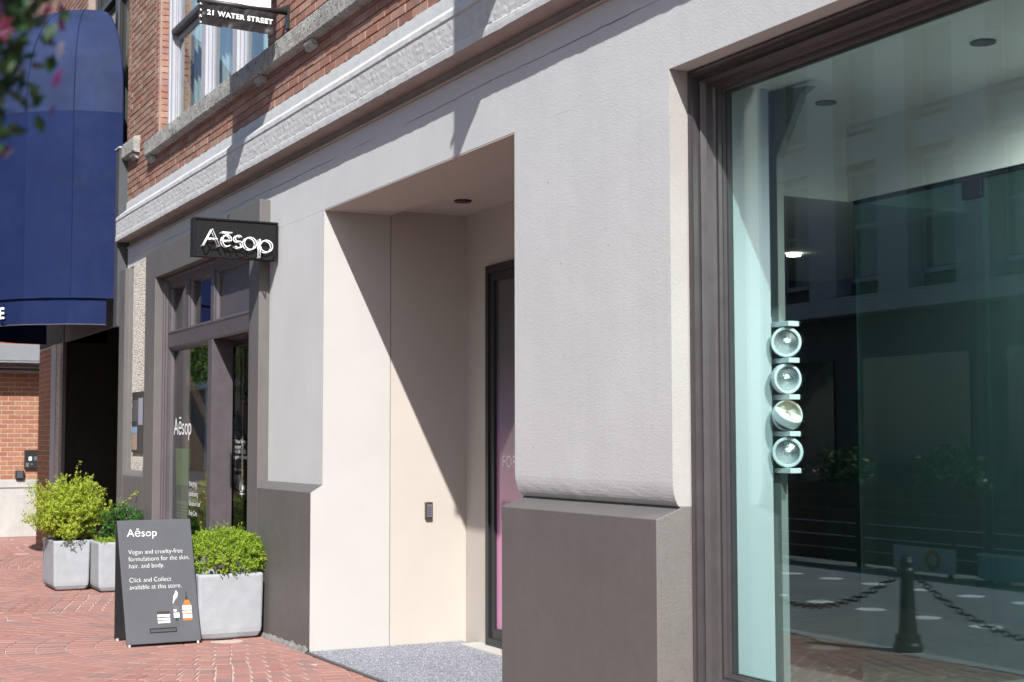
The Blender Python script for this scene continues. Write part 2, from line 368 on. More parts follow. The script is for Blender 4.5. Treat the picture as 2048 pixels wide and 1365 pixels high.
# lintel band above everything
lint = MB().box(-17.25, XL, .0, .56, 3.381, 3.872) if False else None
lw = MB(); lw.box(-11.93, 2.0, 0, .55, 3.3815, 3.868); lw.box(-17.25, -11.93, 0, .55, 3.63, 3.868)
build('lintel_wall', lw, [STUCCO, SOFF], bld, pick=lambda n, c: 0)
build('fascia_bead', MB().prism([(.02, 3.87), (-.016, 3.87), (-.022, 3.878), (-.016, 3.886), (.02, 3.89)], 'x', -17.25, 2), SOFF, bld)
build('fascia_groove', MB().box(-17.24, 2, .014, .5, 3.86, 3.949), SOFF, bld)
ck = MB(); px_ = None
for i in range(420):
    x = -17.0+i*.03; z = 3.745+fn3(x, 1, 1, 1.1)*.012+fn3(x, 4, 2, 9)*.005; w_ = max(0, .0016+.0022*fn3(x, 9, 2, 2.2))
    if px_ and w_ > .0008: ck.add([(px_[0], -.0012, px_[1]-w_), (x, -.0012, z-w_), (x, -.0012, z+w_), (px_[0], -.0012, px_[1]+w_)], [(0, 1, 2, 3)])
    px_ = (x, z)
kind(build('hairline_crack', ck, plain('crack_dark', (.10, .10, .10), .9), bld, normals=False), 'stuff')
pit = MB()
for i in range(34):
    x, z = rnd.uniform(-12, -2.5), rnd.uniform(3.5, 3.85)
    if i % 3 == 0: x, z = rnd.uniform(-7.2, -5.9), rnd.uniform(1.5, 3.5)
    r_ = rnd.uniform(.002, .005); pit.add([(x+r_*math.cos(a*1.05)*rnd.uniform(.6, 1.2), -.0011, z+r_*math.sin(a*1.05)*rnd.uniform(.6, 1.4)) for a in range(6)], [tuple(range(6))])
kind(build('wall_pits', pit, plain('pit_dark', (.22, .215, .21), .9), bld, normals=False), 'stuff')
toe = MB(); nx_ = 60
for j, (yy, zz) in enumerate(((-.094, .055), (-.105, .045), (-.122, .02), (-.135, -.004))):
    for i in range(nx_+1):
        x = -12.1+1.56*i/nx_; q = abs(fn3(x, j, 3, 7))
        toe.v.append((x, yy-(.012*q if j else 0), zz*(.5+.9*q) if j < 3 else zz))
for j in range(3):
    for i in range(nx_): a = j*(nx_+1)+i; toe.f.append((a, a+1, a+nx_+2, a+nx_+1))
build('eroded_toe', toe, mat('eroded_concrete', (.20, .185, .17), .95, .3, 20, 1, 60), bld, normals=False)
# cornice with its rough band
prof = [(.03, 4.432), (-.012, 4.43), (-.016, 4.385), (-.018, 4.335), (-.07, 4.29), (-.125, 4.242), (-.136, 4.232), (-.138, 4.196), (-.126, 4.184), (-.133, 4.175),
        (-.134, 4.15), (-.133, 4.125), (-.134, 4.10), (-.133, 4.075), (-.134, 4.05), (-.133, 4.025), (-.132, 4.012), (-.139, 4.004), (-.140, 3.98), (-.138, 3.951), (-.09, 3.950), (.0145, 3.950)]
cm = MB(); xs = [-17.3+i*.03 for i in range(int(19.3/.03)+1)]; npf = len(prof)
for i, x in enumerate(xs):
    for j, (y, z) in enumerate(prof):
        rough = 1 if 9 <= j <= 16 else 0; edge = 1 if j in (6, 7, 17, 18, 19, 1) else 0
        dy = rough*rnd.gauss(0, .0010)+fn3(x, z, 3, 1.5)*.004+(fn3(x, z, 9, 14)*.003 if edge else 0)
        dz = (fn3(x, j, 5, 9)*.004 if edge else 0)+(fn3(x, j, 1, 5)*.008+rnd.gauss(0, .002) if j in (1,) else 0)
        cm.v.append((x, y+dy, z+dz))
for i in range(len(xs)-1):
    for j in range(npf-1): a = i*npf+j; cm.f.append((a, a+1, a+npf+1, a+npf))
cm.f.append(tuple(range(npf))); cm.f.append(tuple(range((len(xs)-1)*npf, len(xs)*npf)))
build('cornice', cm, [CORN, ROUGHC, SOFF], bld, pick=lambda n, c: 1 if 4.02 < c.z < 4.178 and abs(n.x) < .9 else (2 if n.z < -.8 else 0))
# recessed entrance
build('return_panel', MB().box(-11.4, XR+.001, .559, 1.214, 0, 3.42), CREAM2, bld)
build('entrance_ceiling', MB().box(-11.4, -6.2, .552, 2.0, 3.413, 3.62), CREAM2, bld)
bw = MB(); bw.box(-11.4, -10.147, 1.212, 1.45, 0, 3.415); bw.box(-10.147, -7.2, 1.212, 1.45, 2.962, 3.415)
build('entrance_back_wall', bw, CREAM2, bld)
build('lintel_soffit', MB().box(XR+.002, XL-.002, .002, .55, 3.372, 3.3813), CREAM2, bld)
dl = build('ceiling_downlight', MB().lathe([(.066, 3.40), (.066, 3.4125), (.05, 3.4125)], (-9.842, .85, 0), 28), BLACK, bld)
th = build('entrance_threshold', MB().box(-10.3, -7.2, 1.05, 1.25, .0, .03), CREAM, bld, bevel=.004)
# right pier with rounded foot
rp = [(.3, 3.381), (0, 3.381), (0, 1.43)]+[(.042*(1-math.cos(k*math.pi/20)), 1.42-.135*math.sin(k*math.pi/20)) for k in range(1, 11)]+[(.3, 1.284)]
rm = MB(); nx = 22; nrp = len(rp)
for i in range(nx+1):
    t = i/nx; x = XL+(XW-XL)*t
    for y, z in rp:
        xx = x
        if z < 1.42 and y < .2: xx = x+(y*1.1 if i == 0 else 0)
        rm.v.append((xx, y+(fn3(x, z, 2, 3)*.002+(fn3(x, z, 6, 30)*.0016 if 1.28 < z < 1.36 else 0) if y < .2 else 0), z))
for i in range(nx):
    for j in range(nrp): a = i*nrp+j; b = i*nrp+(j+1) % nrp; rm.f.append((a, b, b+nrp, a+nrp))
rm.f.append(tuple(range(nrp))); rm.f.append(tuple(range(nx*nrp, (nx+1)*nrp)))
build('right_pier', rm, [STUCCO, CREAMR], bld, pick=pk_side(0, 1))
build('right_pier_return', MB().box(XL-.0005, XL+.3, .3, 1.3, 0, 3.40), CREAM, bld)
build('right_plinth', MB().prism([(-.095, 0), (-.095, 1.228), (.040, 1.276), (.040, 1.2835), (.3, 1.2835), (.3, 0)], 'x', -7.35, XW+.001), [BROWN, BROWNR, BROWN], bld,
      pick=lambda n, c: 1 if n.x > .5 else (2 if n.z > .3 else 0), bevel=.006)
# far pier on the right of the shop window and riser
build('end_pier', MB().box(-2.2, 2, 0, .5, 0, 3.381), STUCCO, bld)
build('stall_riser', MB().box(XW+.002, -2.2, .06, .4, 0, .40), BROWN, bld)
# shop surround on the left, brown render
XA0, XA1, XB0, XB1 = -15.94, -15.5, -12.15, -11.87
build('shop_surround', MB().prism([(XA0, 0), (XA1, 0), (XA1, 3.345), (XB0, 3.345), (XB0, 0), (XB1, 0), (XB1, 3.655), (XA0, 3.655)], 'y', -.095, .06), [BROWN, BROWNR], bld, bevel=.006,
      pick=lambda n, c: 0)
build('pebble_panel', MB().box(-16.92, XA0, -.004, .06, 1.27, 3.64), PEB, bld)
build('panel_plinth', MB().prism([(-.095, 0), (-.095, 1.21), (-.004, 1.27), (.06, 1.27), (.06, 0)], 'x', -16.91, XA0-.0005), [BROWN, BROWN], bld, pick=lambda n, c: 1 if n.z > .3 else 0)
build('end_pilaster', MB().prism([(-17.26, .5), (-17.26, -.06), (-17.21, -.095), (-16.95, -.095), (-16.905, -.05), (-16.905, .06), (-17.1, .5)], 'z', 0, 3.60), BROWN, bld, bevel=.01)
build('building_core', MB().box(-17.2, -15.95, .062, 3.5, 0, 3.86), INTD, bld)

# upper brick wall, mortar body with openings
WX0, WX1, WZ0 = -15.86, -12.0, 4.93
VX0, VX1, VZ0 = -19.9, -17.43, 5.12
mo = MB()
for a, b, c, d in [(-26, VX0, 4.40, 9.2), (VX0, VX1, 4.40, VZ0), (VX1+.012, WX0-.012, 4.40, 9.2), (WX0, WX1, 4.40, WZ0), (WX1, 2, 4.40, 9.2), (VX0, VX1, 8.6, 9.2), (WX0, WX1, 8.6, 9.2)]:
    mo.box(a, b, .010, .6, c, d)
bw_ = build('brick_wall', mo, MORT, bld)
BL, BH = .245, .072
bmb = MB().box(-.1175, .1175, 0, .06, 0, .063)
def brick_mesh(name, mt, lx=.2355, h=.063):
    b = MB(); c = .003
    b.add([(-lx/2, .06, 0), (lx/2, .06, 0), (lx/2, .06, h), (-lx/2, .06, h), (-lx/2, c, 0), (lx/2, c, 0), (lx/2, c, h), (-lx/2, c, h), (-lx/2+c, 0, c), (lx/2-c, 0, c), (lx/2-c, 0, h-c), (-lx/2+c, 0, h-c)],
          [(0, 4, 5, 1), (1, 5, 6, 2), (2, 6, 7, 3), (3, 7, 4, 0), (4, 8, 9, 5), (5, 9, 10, 6), (6, 10, 11, 7), (7, 11, 8, 4), (8, 11, 10, 9)])
    me = bpy.data.meshes.new(name); me.from_pydata(b.v, [], b.f); me.materials.append(mt); return me, b
BM, BB = brick_mesh('brick', BRICK); BMP, BBP = brick_mesh('brick', BRICKP)
bl = []
def span(x0, x1, z, par, pale=False, pil=False):
    x = x0-(BL/2 if par else 0)+.0
    while x < x1-.001:
        a, b = max(x, x0), min(x+BL, x1)
        if b-a > .03: bl.append(((a+b)/2, z, b-a, pale))
        x += BL
for k in range(62):
    z = 4.442+k*BH; zt = z+BH
    ztop = 4.6+(-8.2-0)*0
    segs = []
    if zt < WZ0-.16 or True:
        pass
    low = z < 4.76
    if low: segs = [(-17.42, -6.0)]
    elif z < 5.1: segs = [(-17.42, WX0-.17), (WX1, -6.0)] if z > 4.93 else [(-17.42, -16.1)]
    else: segs = [(-24, VX0), (VX1+.17, WX0-.17), (WX1, -6.0)]
    if z > 4.76 and z <= 5.1 and z <= 4.93: segs = [(-17.42+.0, -16.1)]
    for a, b in segs:
        for x0, x1 in [(a, b)]:
            n0 = len(bl); span(x0, x1, z, k % 2)
keep = []
for x, z, L, p in bl:
    q = toward((x, 0, z))
    if q[1] < -160 or q[0] < -60 or q[0] > 2100: continue
    keep.append((-1/q[2]**2 if (q[1] > -6 and q[0] > 0) else 1, x, z, L))
keep.sort(); rest = MB(); cnt = 0; restp = MB()
for w, x, z, L in keep:
    pale = (-17.3 < x < -15.9 and z > 5.1 and rnd.random() < .8) or (x < -12.2 and rnd.random() < .3)
    M4 = Matrix.Translation((x, rnd.gauss(0, .0016), z+rnd.gauss(0, .0006))) @ Matrix.Diagonal(((L-.009)/.2355, 1, 1, 1))
    if cnt < 300 and w < 0: link_copy(BMP if pale else BM, 'brick', bw_, Matrix.Translation(-ORG[bw_.name]) @ M4); cnt += 1
    else: (restp if pale else rest).add([M4 @ Vector(v) for v in BB.v], BB.f)
kind(build('brick_field', rest, BRICK, bw_, normals=False), 'stuff')
kind(build('pale_brick_field', restp, BRICKP, bw_, normals=False), 'stuff')
jm = MB()
for (xj, sgn) in ((WX0, 1), (VX1, -1)):
    for k in range(50):
        z = (4.96 if sgn > 0 else 5.14)+k*BH
        if z > 8.2: break
        j = rnd.gauss(0, .0015); x0 = xj-sgn*(.165+(.0 if k % 2 else .0))
        pts = [(x0, 0), (xj-sgn*.05, .0), (xj-sgn*.016, .016), (xj+j, .05), (xj+j, .195), (x0, .195)]
        jm.prism(pts, 'z', z, z+.063)
kind(build('jamb_bricks', jm, BRICK, bw_), 'stuff')
# stone sills with lugs
def sill(name, x0, x1, lugs, z0=4.77):
    b = MB(); n = int((x1-x0)/.05)
    pr = [(.1, z0+.20), (-.045, z0+.186), (-.078, z0+.168), (-.082, z0+.16), (-.083, z0+.09), (-.080, z0+.012), (-.070, z0), (-.03, z0-.005), (.1, z0-.005)]
    m = len(pr)
    for i in range(n+1):
        x = x0+(x1-x0)*i/n
        for j, (y, z) in enumerate(pr):
            q = fn3(x, z, 4, 11)*.006+fn3(x, z, 4, 30)*.004 if y < .05 else 0
            b.v.append((x, y+q, z+(fn3(x, j, 2, 9)*.006 if y < .05 else 0)))
    for i in range(n):
        for j in range(m): a = i*m+j; c = i*m+(j+1) % m; b.f.append((a, c, c+m, a+m))
    b.f.append(tuple(range(m))); b.f.append(tuple(range(n*m, (n+1)*m)))
    s = build(name, b, STONE, bld)
    for lx in lugs:
        build('sill_lug', MB().prism([(.0, z0-.004), (-.062, z0-.004), (-.064, z0-.03), (-.035, z0-.07), (0, z0-.075)], 'x', lx-.10, lx+.10), STONE, s, bevel=.008)
    return s
sill('window_sill', -16.17, -3.0, [-16.04, -12.08, -10.8, -6.6])
sill('window_sill', -21.5, -16.72, [-16.86, -20.0], 4.94)

# upper timber windows
def upper_window(x0, x1, z0, z1, bars, mid, fm, gm, dark=False):
    f = build('upper_window', MB().ring(x0, x1, z0, z1, [(0, .20), (0, .10), (.05, .10), (.055, .115), (.11, .12), (.11, .15), (.14, .155), (.14, .20)]), fm, bld)
    for xb in bars:
        build('mullion', MB().prism([(xb-.11, .20), (xb-.11, .135), (xb-.08, .135), (xb-.075, .11), (xb+.075, .11), (xb+.08, .135), (xb+.11, .135), (xb+.11, .20)], 'z', z0+.135, z1-.135), fm, f)
    if mid: build('transom_rail', MB().prism([(.20, mid-.03), (.20, mid+.035), (.10, mid+.03), (.095, mid+.01), (.10, mid-.03)], 'x', x0+.135, x1-.135), FRAME, f)  # shaded underside put into the whole rail as a dark colour
    ed = [x0+.135]+[v for xb in bars for v in (xb-.11, xb+.11)]+[x1-.135]
    for i in range(0, len(ed), 2):
        for a, b in ((z0+.13, mid-.04), (mid+.05, z1-.13)):
            build('sash', MB().ring(ed[i], ed[i+1], a, b, [(0, .20), (0, .165), (.045, .165), (.045, .20)]), fm, f)
            build('pane', MB().box(ed[i]+.045, ed[i+1]-.045, .182, .186, a+.045, b-.045), gm, f)
    return f
upper_window(WX0+.005, WX1, 4.94, 8.55, [-14.45, -13.35], 6.1, GREYP, GLASSD)
upper_window(VX0, VX1-.005, 5.14, 8.55, [-18.6], 7.35, BLACK, GLASSD)
rb = MB(); rb.box(-25, -2, 2.2, 2.25, 4.0, 9); rb.box(-25, -2, .61, 2.2, 4.3, 4.40); rb.box(-25, -2, .61, 2.2, 8.9, 9)
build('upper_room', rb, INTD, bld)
SHEER = mat('sheer_curtain', (.55, .58, .57), .9, .05, 3, .05)
for i, (x, w_) in enumerate(((-15.75, .55), (-14.75, .45), (-13.9, .35), (-13.2, .6))):
    build('curtain', MB().grid(lambda u, v: (x+u*w_, .36+.03*math.sin(u*22+i), 4.8+3.7*v), 20, 2), SHEER, bld, smooth=True)

# ------------------------------------------------------------------ entrance door with pink film
dr = build('entrance_door', MB().ring(-10.143, -7.0, .03, 2.96, [(0, 1.26), (0, 1.19), (.012, 1.183), (.06, 1.183), (.06, 1.2), (.125, 1.2), (.125, 1.26)]), BLACK, bld)
M_, t_, n_, l_, p_ = nt('pink_film_glass')
gp_ = n_.new('ShaderNodeNewGeometry'); sx_ = n_.new('ShaderNodeSeparateXYZ'); l_.new(gp_.outputs['Position'], sx_.inputs[0])
mr_ = n_.new('ShaderNodeMapRange'); mr_.inputs[1].default_value = .9; mr_.inputs[2].default_value = 2.3; l_.new(sx_.outputs['Z'], mr_.inputs[0])
cr_ = n_.new('ShaderNodeValToRGB'); e_ = cr_.color_ramp.elements; e_[0].position = 0; e_[0].color = (.60, .25, .42, 1); e_[1].position = 1; e_[1].color = (.05, .045, .05, 1)
q_ = e_.new(.35); q_.color = (.40, .19, .30, 1); q_ = e_.new(.6); q_.color = (.15, .11, .17, 1); l_.new(mr_.outputs[0], cr_.inputs[0])   # pink print fade; the violet-grey above is reflection painted into the film
l_.new(cr_.outputs[0], p_.inputs['Base Color']); p_.inputs['Roughness'].default_value = .6; p_.inputs['Coat Weight'].default_value = 1; p_.inputs['Coat Roughness'].default_value = .02; p_.inputs['Coat IOR'].default_value = 1.5
PINK = M_
pane = build('pane', MB().box(-10.018, -7.1, 1.226, 1.234, .155, 2.835), PINK, dr)
for body, size, z in (('FOR', .13, 1.395), ('TW', .085, .79), ('Ka', .085, .44), ('60', .085, .35), ('@', .10, .16)):
    build('lettering', text_mb(body, size, (-9.925, 1.2245, z), (1, 0, 0), (0, 0, 1)), plain('film_lettering', (.85, .80, .84), .5), pane)
build('print_block', MB().box(-9.90, -9.6, 1.2235, 1.2255, .94, 1.10), plain('magenta_print', (.30, .05, .24), .4), pane)
build('door_bottom_rail', MB().box(-10.02, -7.1, 1.196, 1.24, .04, .165), BLACK, dr, bevel=.003)

# ------------------------------------------------------------------ shopfront under the surround
YF = .03; GX0, GX1 = -15.40, -13.90; ZT0, ZT1 = 2.575, 2.745
sf = build('shopfront', MB().ring(XA1+.003, XB0-.003, -.2, 3.342, [(0, .12), (0, -.010), (.018, -.014), (.035, -.010), (.04, .008), (.065, .010), (.07, .03), (.10, .03), (.10, .12)]), DFRAME, bld)
build('transom', MB().prism([(.11, ZT0+.01), (YF+.012, ZT0), (YF, ZT0+.02), (YF, ZT1-.012), (YF-.01, ZT1), (.11, ZT1+.014)], 'x', XA1+.10, XB0-.10), DFRAME, sf, bevel=.003)
build('mullion', MB().box(-13.865, -13.719, YF, .24, 0, ZT0+.003), DFRAME, sf, bevel=.004)
for x0, x1 in ((-14.72, -14.60), (-13.79, -13.68)):
    build('glazing_bar', MB().box(x0, x1, YF, .12, ZT1, 3.25), DFRAME, sf, bevel=.004)
for x0, x1 in ((XA1+.10, -14.72), (-14.60, -13.79)):
    build('bead', MB().ring(x0, x1, ZT1+.005, 3.245, [(0, .10), (0, .045), (.02, .05), (.028, .075), (.028, .10)]), DFRAME, sf)
    build('pane', MB().box(x0+.02, x1-.02, .09, .096, ZT1+.02, 3.23), GLASSC, sf)
build('bead', MB().ring(-13.68, XB0-.1, ZT1+.005, 3.245, [(0, .10), (0, .045), (.02, .05), (.03, .08), (.03, .10)]), DFRAME, sf)
build('blank_panel', MB().box(-13.68, XB0-.09, .085, .1, ZT1, 3.26), DFRAME, sf)
side = build('pane', MB().box(GX0, GX1+.03, .098, .104, .30, ZT0+.005), GLASSC, sf)
build('bead', MB().ring(GX0-.01, GX1+.035, .3, ZT0+.004, [(0, .12), (0, .05), (.02, .055), (.03, .085), (.03, .097)]), DFRAME, sf)
build('stall_board', MB().box(GX0-.02, GX1+.03, .03, .13, 0, .302), DFRAME, sf)
build('lettering', text_mb('Aēsop', .255, (-15.375, .0965, 1.665), (1, 0, 0), (0, 0, 1), width=1.02), WHITE, side)
GRN = plain('green_poster', (.13, .22, .06), .6); DGR = plain('dark_green_print', (.045, .09, .025), .6)
ps = build('window_poster', MB().add([(-15.335, .108, 1.52), (-14.775, .108, 1.52), (-14.86, .108, .62), (-15.25, .108, .62)], [(0, 1, 2, 3)]), GRN, side)
pm = MB(); pm.box(-15.30, -14.82, .1055, .107, .98, 1.14)
for i in range(9): pm.box(-15.28, -14.84, .1055, .107, .66+i*.033, .675+i*.033)
build('print', pm, DGR, ps)
build('lettering', text_mb('Energising\nexhilarating\nGeranium Leaf\nBody Care', .072, (-14.735, .0965, 1.14), (1, 0, 0), (0, 0, 1), width=.98, lines=1.35), WHITE, side)
# recessed glass door on the right of the mullion
sd = build('shop_door', MB().ring(-14.05, -12.16, .02, ZT0, [(0, .34), (0, .30), (.055, .30), (.055, .34)]), DFRAME, sf)
dp = build('pane', MB().box(-14.0, -12.2, .318, .324, .07, ZT0-.05), GLASSC, sd)
build('lettering', text_mb('19 Water Street\nVancouver, BC\nT: +1 604 815 83\nnz-gastown@aesop', .058, (-13.94, .3165, 1.575), (1, 0, 0), (0, 0, 1), lines=.85), WHITE, dp)
build('lettering', text_mb('Monday - Sunday\n10 - 6', .04, (-13.9, .3165, 1.31), (1, 0, 0), (0, 0, 1), lines=1.4), WHITE, dp)
em = MB(); em.tube([(-13.66+.045*math.cos(a/12*6.2832), .3155, 1.16+.05*math.sin(a/12*6.2832)) for a in range(13)], .006, 5)
em.tube([(-13.70, .3155, 1.09), (-13.62, .3155, 1.09)], .006, 5); em.tube([(-13.675, .3155, 1.18), (-13.645, .3155, 1.14)], .006, 5)
build('emblem', em, WHITE, dp)
build('lintel_box', MB().box(-13.72, -12.15, .12, .30, ZT0-.002, 3.3), DFRAME, sf)
# shop room
ir = MB(); ir.box(-16.0, -11.0, 2.6, 2.65, 0, 3.4); ir.box(-15.95, -15.88, .13, 2.6, 0, 3.4); ir.box(-11.95, -11.9, .56, 2.6, 0, 3.4)
build('shop_room', ir, WOOD, bld); build('shop_ceiling', MB().box(-16, -11, .12, 2.65, 3.36, 3.44), INTD, bld); build('shop_floor', MB().box(-15.9, -11.9, .13, 2.6, -.002, .02), WOOD, bld)
sl_ = MB()
for i in range(30): sl_.box(-15.8+i*.13, -15.8+i*.13+.085, 2.52, 2.60, .02, 3.36)
for i in range(30): build('wall_slat', MB().box(-15.8+i*.13, -15.8+i*.13+.085, 2.52, 2.598, .02, 3.358), WOOD, bld)
CORD = plain('pale_cord', (.42, .33, .25), .8); BALL = plain('dark_glass_flask', (.012, .012, .016), .08, .8)
hang = [(-14.25, .55, 2.02), (-14.12, .58, 1.93), (-14.42, .50, 1.80), (-14.43, .52, 1.66), (-14.30, .55, 1.57), (-14.52, .54, 1.40), (-14.47, .5, 1.20), (-14.24, .5, 1.03), (-13.95, .9, 1.95), (-14.15, 1.0, 1.45)]
HL = ['topmost round dark flask hanging inside the shop doorway', 'dark flask just right of the topmost hanging one in the doorway', 'third dark flask from the top, close to the door mullion', 'fourth dark flask from the top, close to the door mullion',
      'dark hanging flask at mid height left of the door address lettering', 'dark hanging flask half hidden by the mullion at mid height', 'dark hanging flask half hidden by the mullion, low down', 'lowest dark hanging flask just above the doorway plant',
      'dark flask hanging farther back in the shop, the higher one', 'dark flask hanging farther back in the shop, the lower one']
for i, (x, y, z) in enumerate(hang):
    t = thing('hanging_flask', (x, y, z-.06), HL[i], 'flask', 'flasks hanging inside the shop')
    build('cord', MB().tube([(x, y, z+.1), (x, y, 3.36)], .005, 5), CORD, t)
    build('flask', MB().lathe([(.01, -.062), (.05, -.045), (.068, -.01), (.062, .03), (.035, .058), (.016, .068), (.014, .1), (.018, .103)], (x, y, z), 18), BALL, t, smooth=True)
cc = thing('cord_curtain', (-14.2, .95, .4), 'row of thin pale cords hanging from the ceiling inside the shop doorway', 'curtain')
for i in range(9):
    x = -14.55+i*.085; build('cord', MB().tube([(x, .85+.1*(i % 3), .4), (x, .85+.1*(i % 3), 3.36)], .0045, 5), CORD, cc)
# shelf and pump bottle behind the sidelight
tag(build('display_shelf', MB().box(-14.62, -13.9, .14, .36, 1.105, 1.125), DFRAME, bevel=.003), 'small dark shelf behind the shop side window', 'shelf')
t = thing('pump_bottle', (-14.22, .24, 1.125), 'dark pump bottle with white label on the side window shelf', 'bottle')
build('body', MB().lathe([(.06, 0), (.066, .01), (.066, .15), (.055, .175), (.024, .195), (.022, .215)], (-14.22, .24, 1.126), 20), AMBER, t, smooth=True)
build('label', MB().lathe([(.0672, .025), (.0672, .135)], (-14.22, .24, 1.126), 20), LABELM, t, smooth=True)
build('pump', MB().lathe([(.024, .205), (.024, .23), (.008, .235), (.008, .27), (.03, .272), (.03, .285)], (-14.22, .24, 1.126), 12), BLACK, t)

# ------------------------------------------------------------------ large shop window and its interior
wf = build('shop_window', MB().ring(XW+.002, -2.25, .40, 3.378, [(0, .28), (0, .108), (.010, .100), (.020, .108), (.034, .11), (.036, .148), (.044, .150), (.050, .142), (.056, .152), (.066, .166), (.072, .20), (.080, .212), (.094, .214), (.097, .232), (.104, .236), (.104, .29)]), FRAME, bld)
build('pane', MB().box(XW+.10, -2.33, .262, .272, .49, 3.29), GLASSA, wf)
build('glazing_gasket', MB().ring(XW+.104, -2.34, .502, 3.277, [(0, .255), (.006, .255), (.006, .262)]), BLACK, wf)
build('window_reveal', MB().box(-6.1, -5.664, .292, .515, .3, 3.36), WALLW, bld)
build('reveal_bead', MB().box(-5.664, -5.655, .292, .33, .3, 3.30), WALLW, bld)
build('flange_and_shade_flare', MB().add([(-5.80, .56, .3), (-5.66, .56, .3), (-5.66, .56, 2.98), (-5.47, .56, 3.26), (-5.40, .56, 3.285), (-5.80, .56, 3.335), (-5.80, .60, .3), (-5.66, .60, .3), (-5.66, .60, 2.98), (-5.47, .60, 3.26), (-5.40, .60, 3.285), (-5.80, .60, 3.335)],
      [(0, 1, 2, 3, 4, 5), (11, 10, 9, 8, 7, 6)]+[(i, (i+1) % 6, 6+(i+1) % 6, 6+i) for i in range(6)]), FLANGESHADE, bld)  # flange strip; its flared top is shade given the shape of a panel
build('display_ceiling', MB().box(-6.25, -2.2, .29, 1.45, 3.32, 3.36), INTC, bld)
build('front_bulkhead', MB().box(-6.17, -1.5, 1.44, 1.52, 2.905, 3.33), INTC, bld)
build('side_bulkhead', MB().box(-6.25, -6.17, .62, 1.52, 2.905, 3.33), INTC, bld)
build('rear_ceiling', MB().box(-9.5, -1.5, 1.525, 4.6, 2.91, 2.95).box(-6.97, -6.26, .63, 1.524, 2.91, 2.95), INTC, bld).location.z += .0
rmv = MB();  rmv.box(-9.6, -9.5, 1.5, 4.1, 0, 3.4); rmv.box(-9.5, -7.06, 1.48, 1.56, 0, 3.4); rmv.box(-1.5, -1.4, .3, 4.1, 0, 3.4); rmv.box(-7.06, -6.98, .60, 1.55, 0, 3.4); rmv.box(-6.98, -6.1, .56, .62, 0, 3.4)
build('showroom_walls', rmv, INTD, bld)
build('showroom_back_wall', MB().box(-9.5, -1.4, 4.0, 4.1, 0, 3.4), mat('teal_veil_wall', (.022, .060, .058), .7, .15, 1.5, .05), bld)  # teal haze of the glass is put into the wall colour
for i in range(4): build('picture_rail', MB().box(-9.5, -1.5, 3.985, 4.0, 2.70+i*.03, 2.715+i*.03), BLACK, bld)
build('showroom_floor', MB().box(-9.5, -1.5, 1.57, 4.0, .25, .30).box(-6.97, -1.5, .28, 1.57, .25, .30), INTF, bld)
build('display_plinth', MB().box(-5.64, -2.3, .30, 1.40, .301, .34), WALLW, bld)
gp = build('glass_partition', MB().box(-6.14, -5.205, 1.462, 1.474, .30, 2.885), GLASSB, bld)
build('pane', MB().box(-5.195, -3.2, 1.462, 1.474, .30, 2.885), GLASSB, gp)
build('top_channel', MB().box(-6.14, -3.2, 1.455, 1.48, 2.885, 2.905), BLACK, gp)
build('patch_fitting', MB().box(-5.33, -5.205, 1.450, 1.486, 2.79, 2.885), NEARBLK, gp, bevel=.004)
for (x, y, z, on) in ((-5.75, .95, 3.318, 0), (-4.1, .75, 3.318, 1), (-4.55, .82, 3.318, 0)):
    d = build('ceiling_spot', MB().lathe([(.055, -.006), (.055, 0), (.042, 0), (.042, -.004)], (x, y, z), 24), BLACK if not on else WARMW, bld)
def lamp(x, y, z, p, col, ang=120):
    L = bpy.data.lights.new('lamp_light', 'SPOT'); L.energy = p; L.color = col; L.spot_size = R(ang); L.spot_blend = .8; L.shadow_soft_size = .05
    o = bpy.data.objects.new('lamp_light', L); C.objects.link(o); o.location = (x, y, z); return o
lamp(-4.1, .75, 3.29, 240, (1, .95, .90), 172); lamp(-8.1, 2.6, 2.87, 20, (1, .82, .6), 130)
build('rear_downlight', MB().lathe([(.05, -.02), (.05, 0), (.03, 0)], (-8.1, 2.6, 2.91), 16), WARMW, bld)
# vertical rack of four spotlights
rk_ = thing('spotlight_rack', (-5.63, .58, 1.45), 'white vertical rack of four round spotlights behind the big shop window', 'light fixture')
zs = [2.158-.1765*i for i in range(5)]
for z in zs: build('shelf_plate', MB().box(-5.72, -5.555, .535, .60, z-.012, z+.012), LAMPW, rk_, bevel=.002)
build('back_plate', MB().box(-5.725, -5.715, .53, .62, 1.40, 2.20), LAMPW, rk_)
for i in range(4):
    z = (zs[i]+zs[i+1])/2; cpt = Vector((-5.60, .555, z))
    ax = [Vector((.80, -.62, .02)), Vector((.97, -.22, .0)), Vector((.62, .10, .78)), Vector((.78, -.66, -.05))][i].normalized()
    L = MB().lathe([(.052, -.035), (.068, -.03), (.0735, -.02), (.0735, .012), (.070, .016), (.060, .016), (.057, .008)], cpt, 28, ax)
    lo = build('spotlight', L, LAMPW, rk_, smooth=False)
    build('reflector', MB().lathe([(.0568, .0095), (.044, .002), (.026, -.012), (.012, -.016)], cpt, 24, ax), CHROME if i != 2 else WARM, lo, smooth=True)
    build('lamp_cap', MB().lathe([(.020, -.004), (.022, .006), (.018, .013), (.004, .015)], cpt, 16, ax), CHROME, lo, smooth=True)
    if i == 2:
        ry = MB(); a2 = Vector((.95, -.3, .05)).normalized(); q = a2.to_track_quat('Z', 'Y').to_matrix()
        ry.lathe([(.070, -.012), (.074, -.012), (.074, .012), (.070, .012), (.070, -.012)], cpt, 28, a2); build('gimbal_ring', ry, LAMPW, lo)
    build('bracket_arm', MB().tube([cpt-ax*.03, cpt-ax*.05+Vector((-.02, 0, 0)), (-5.715, .57, z)], .009, 6), LAMPW, lo)

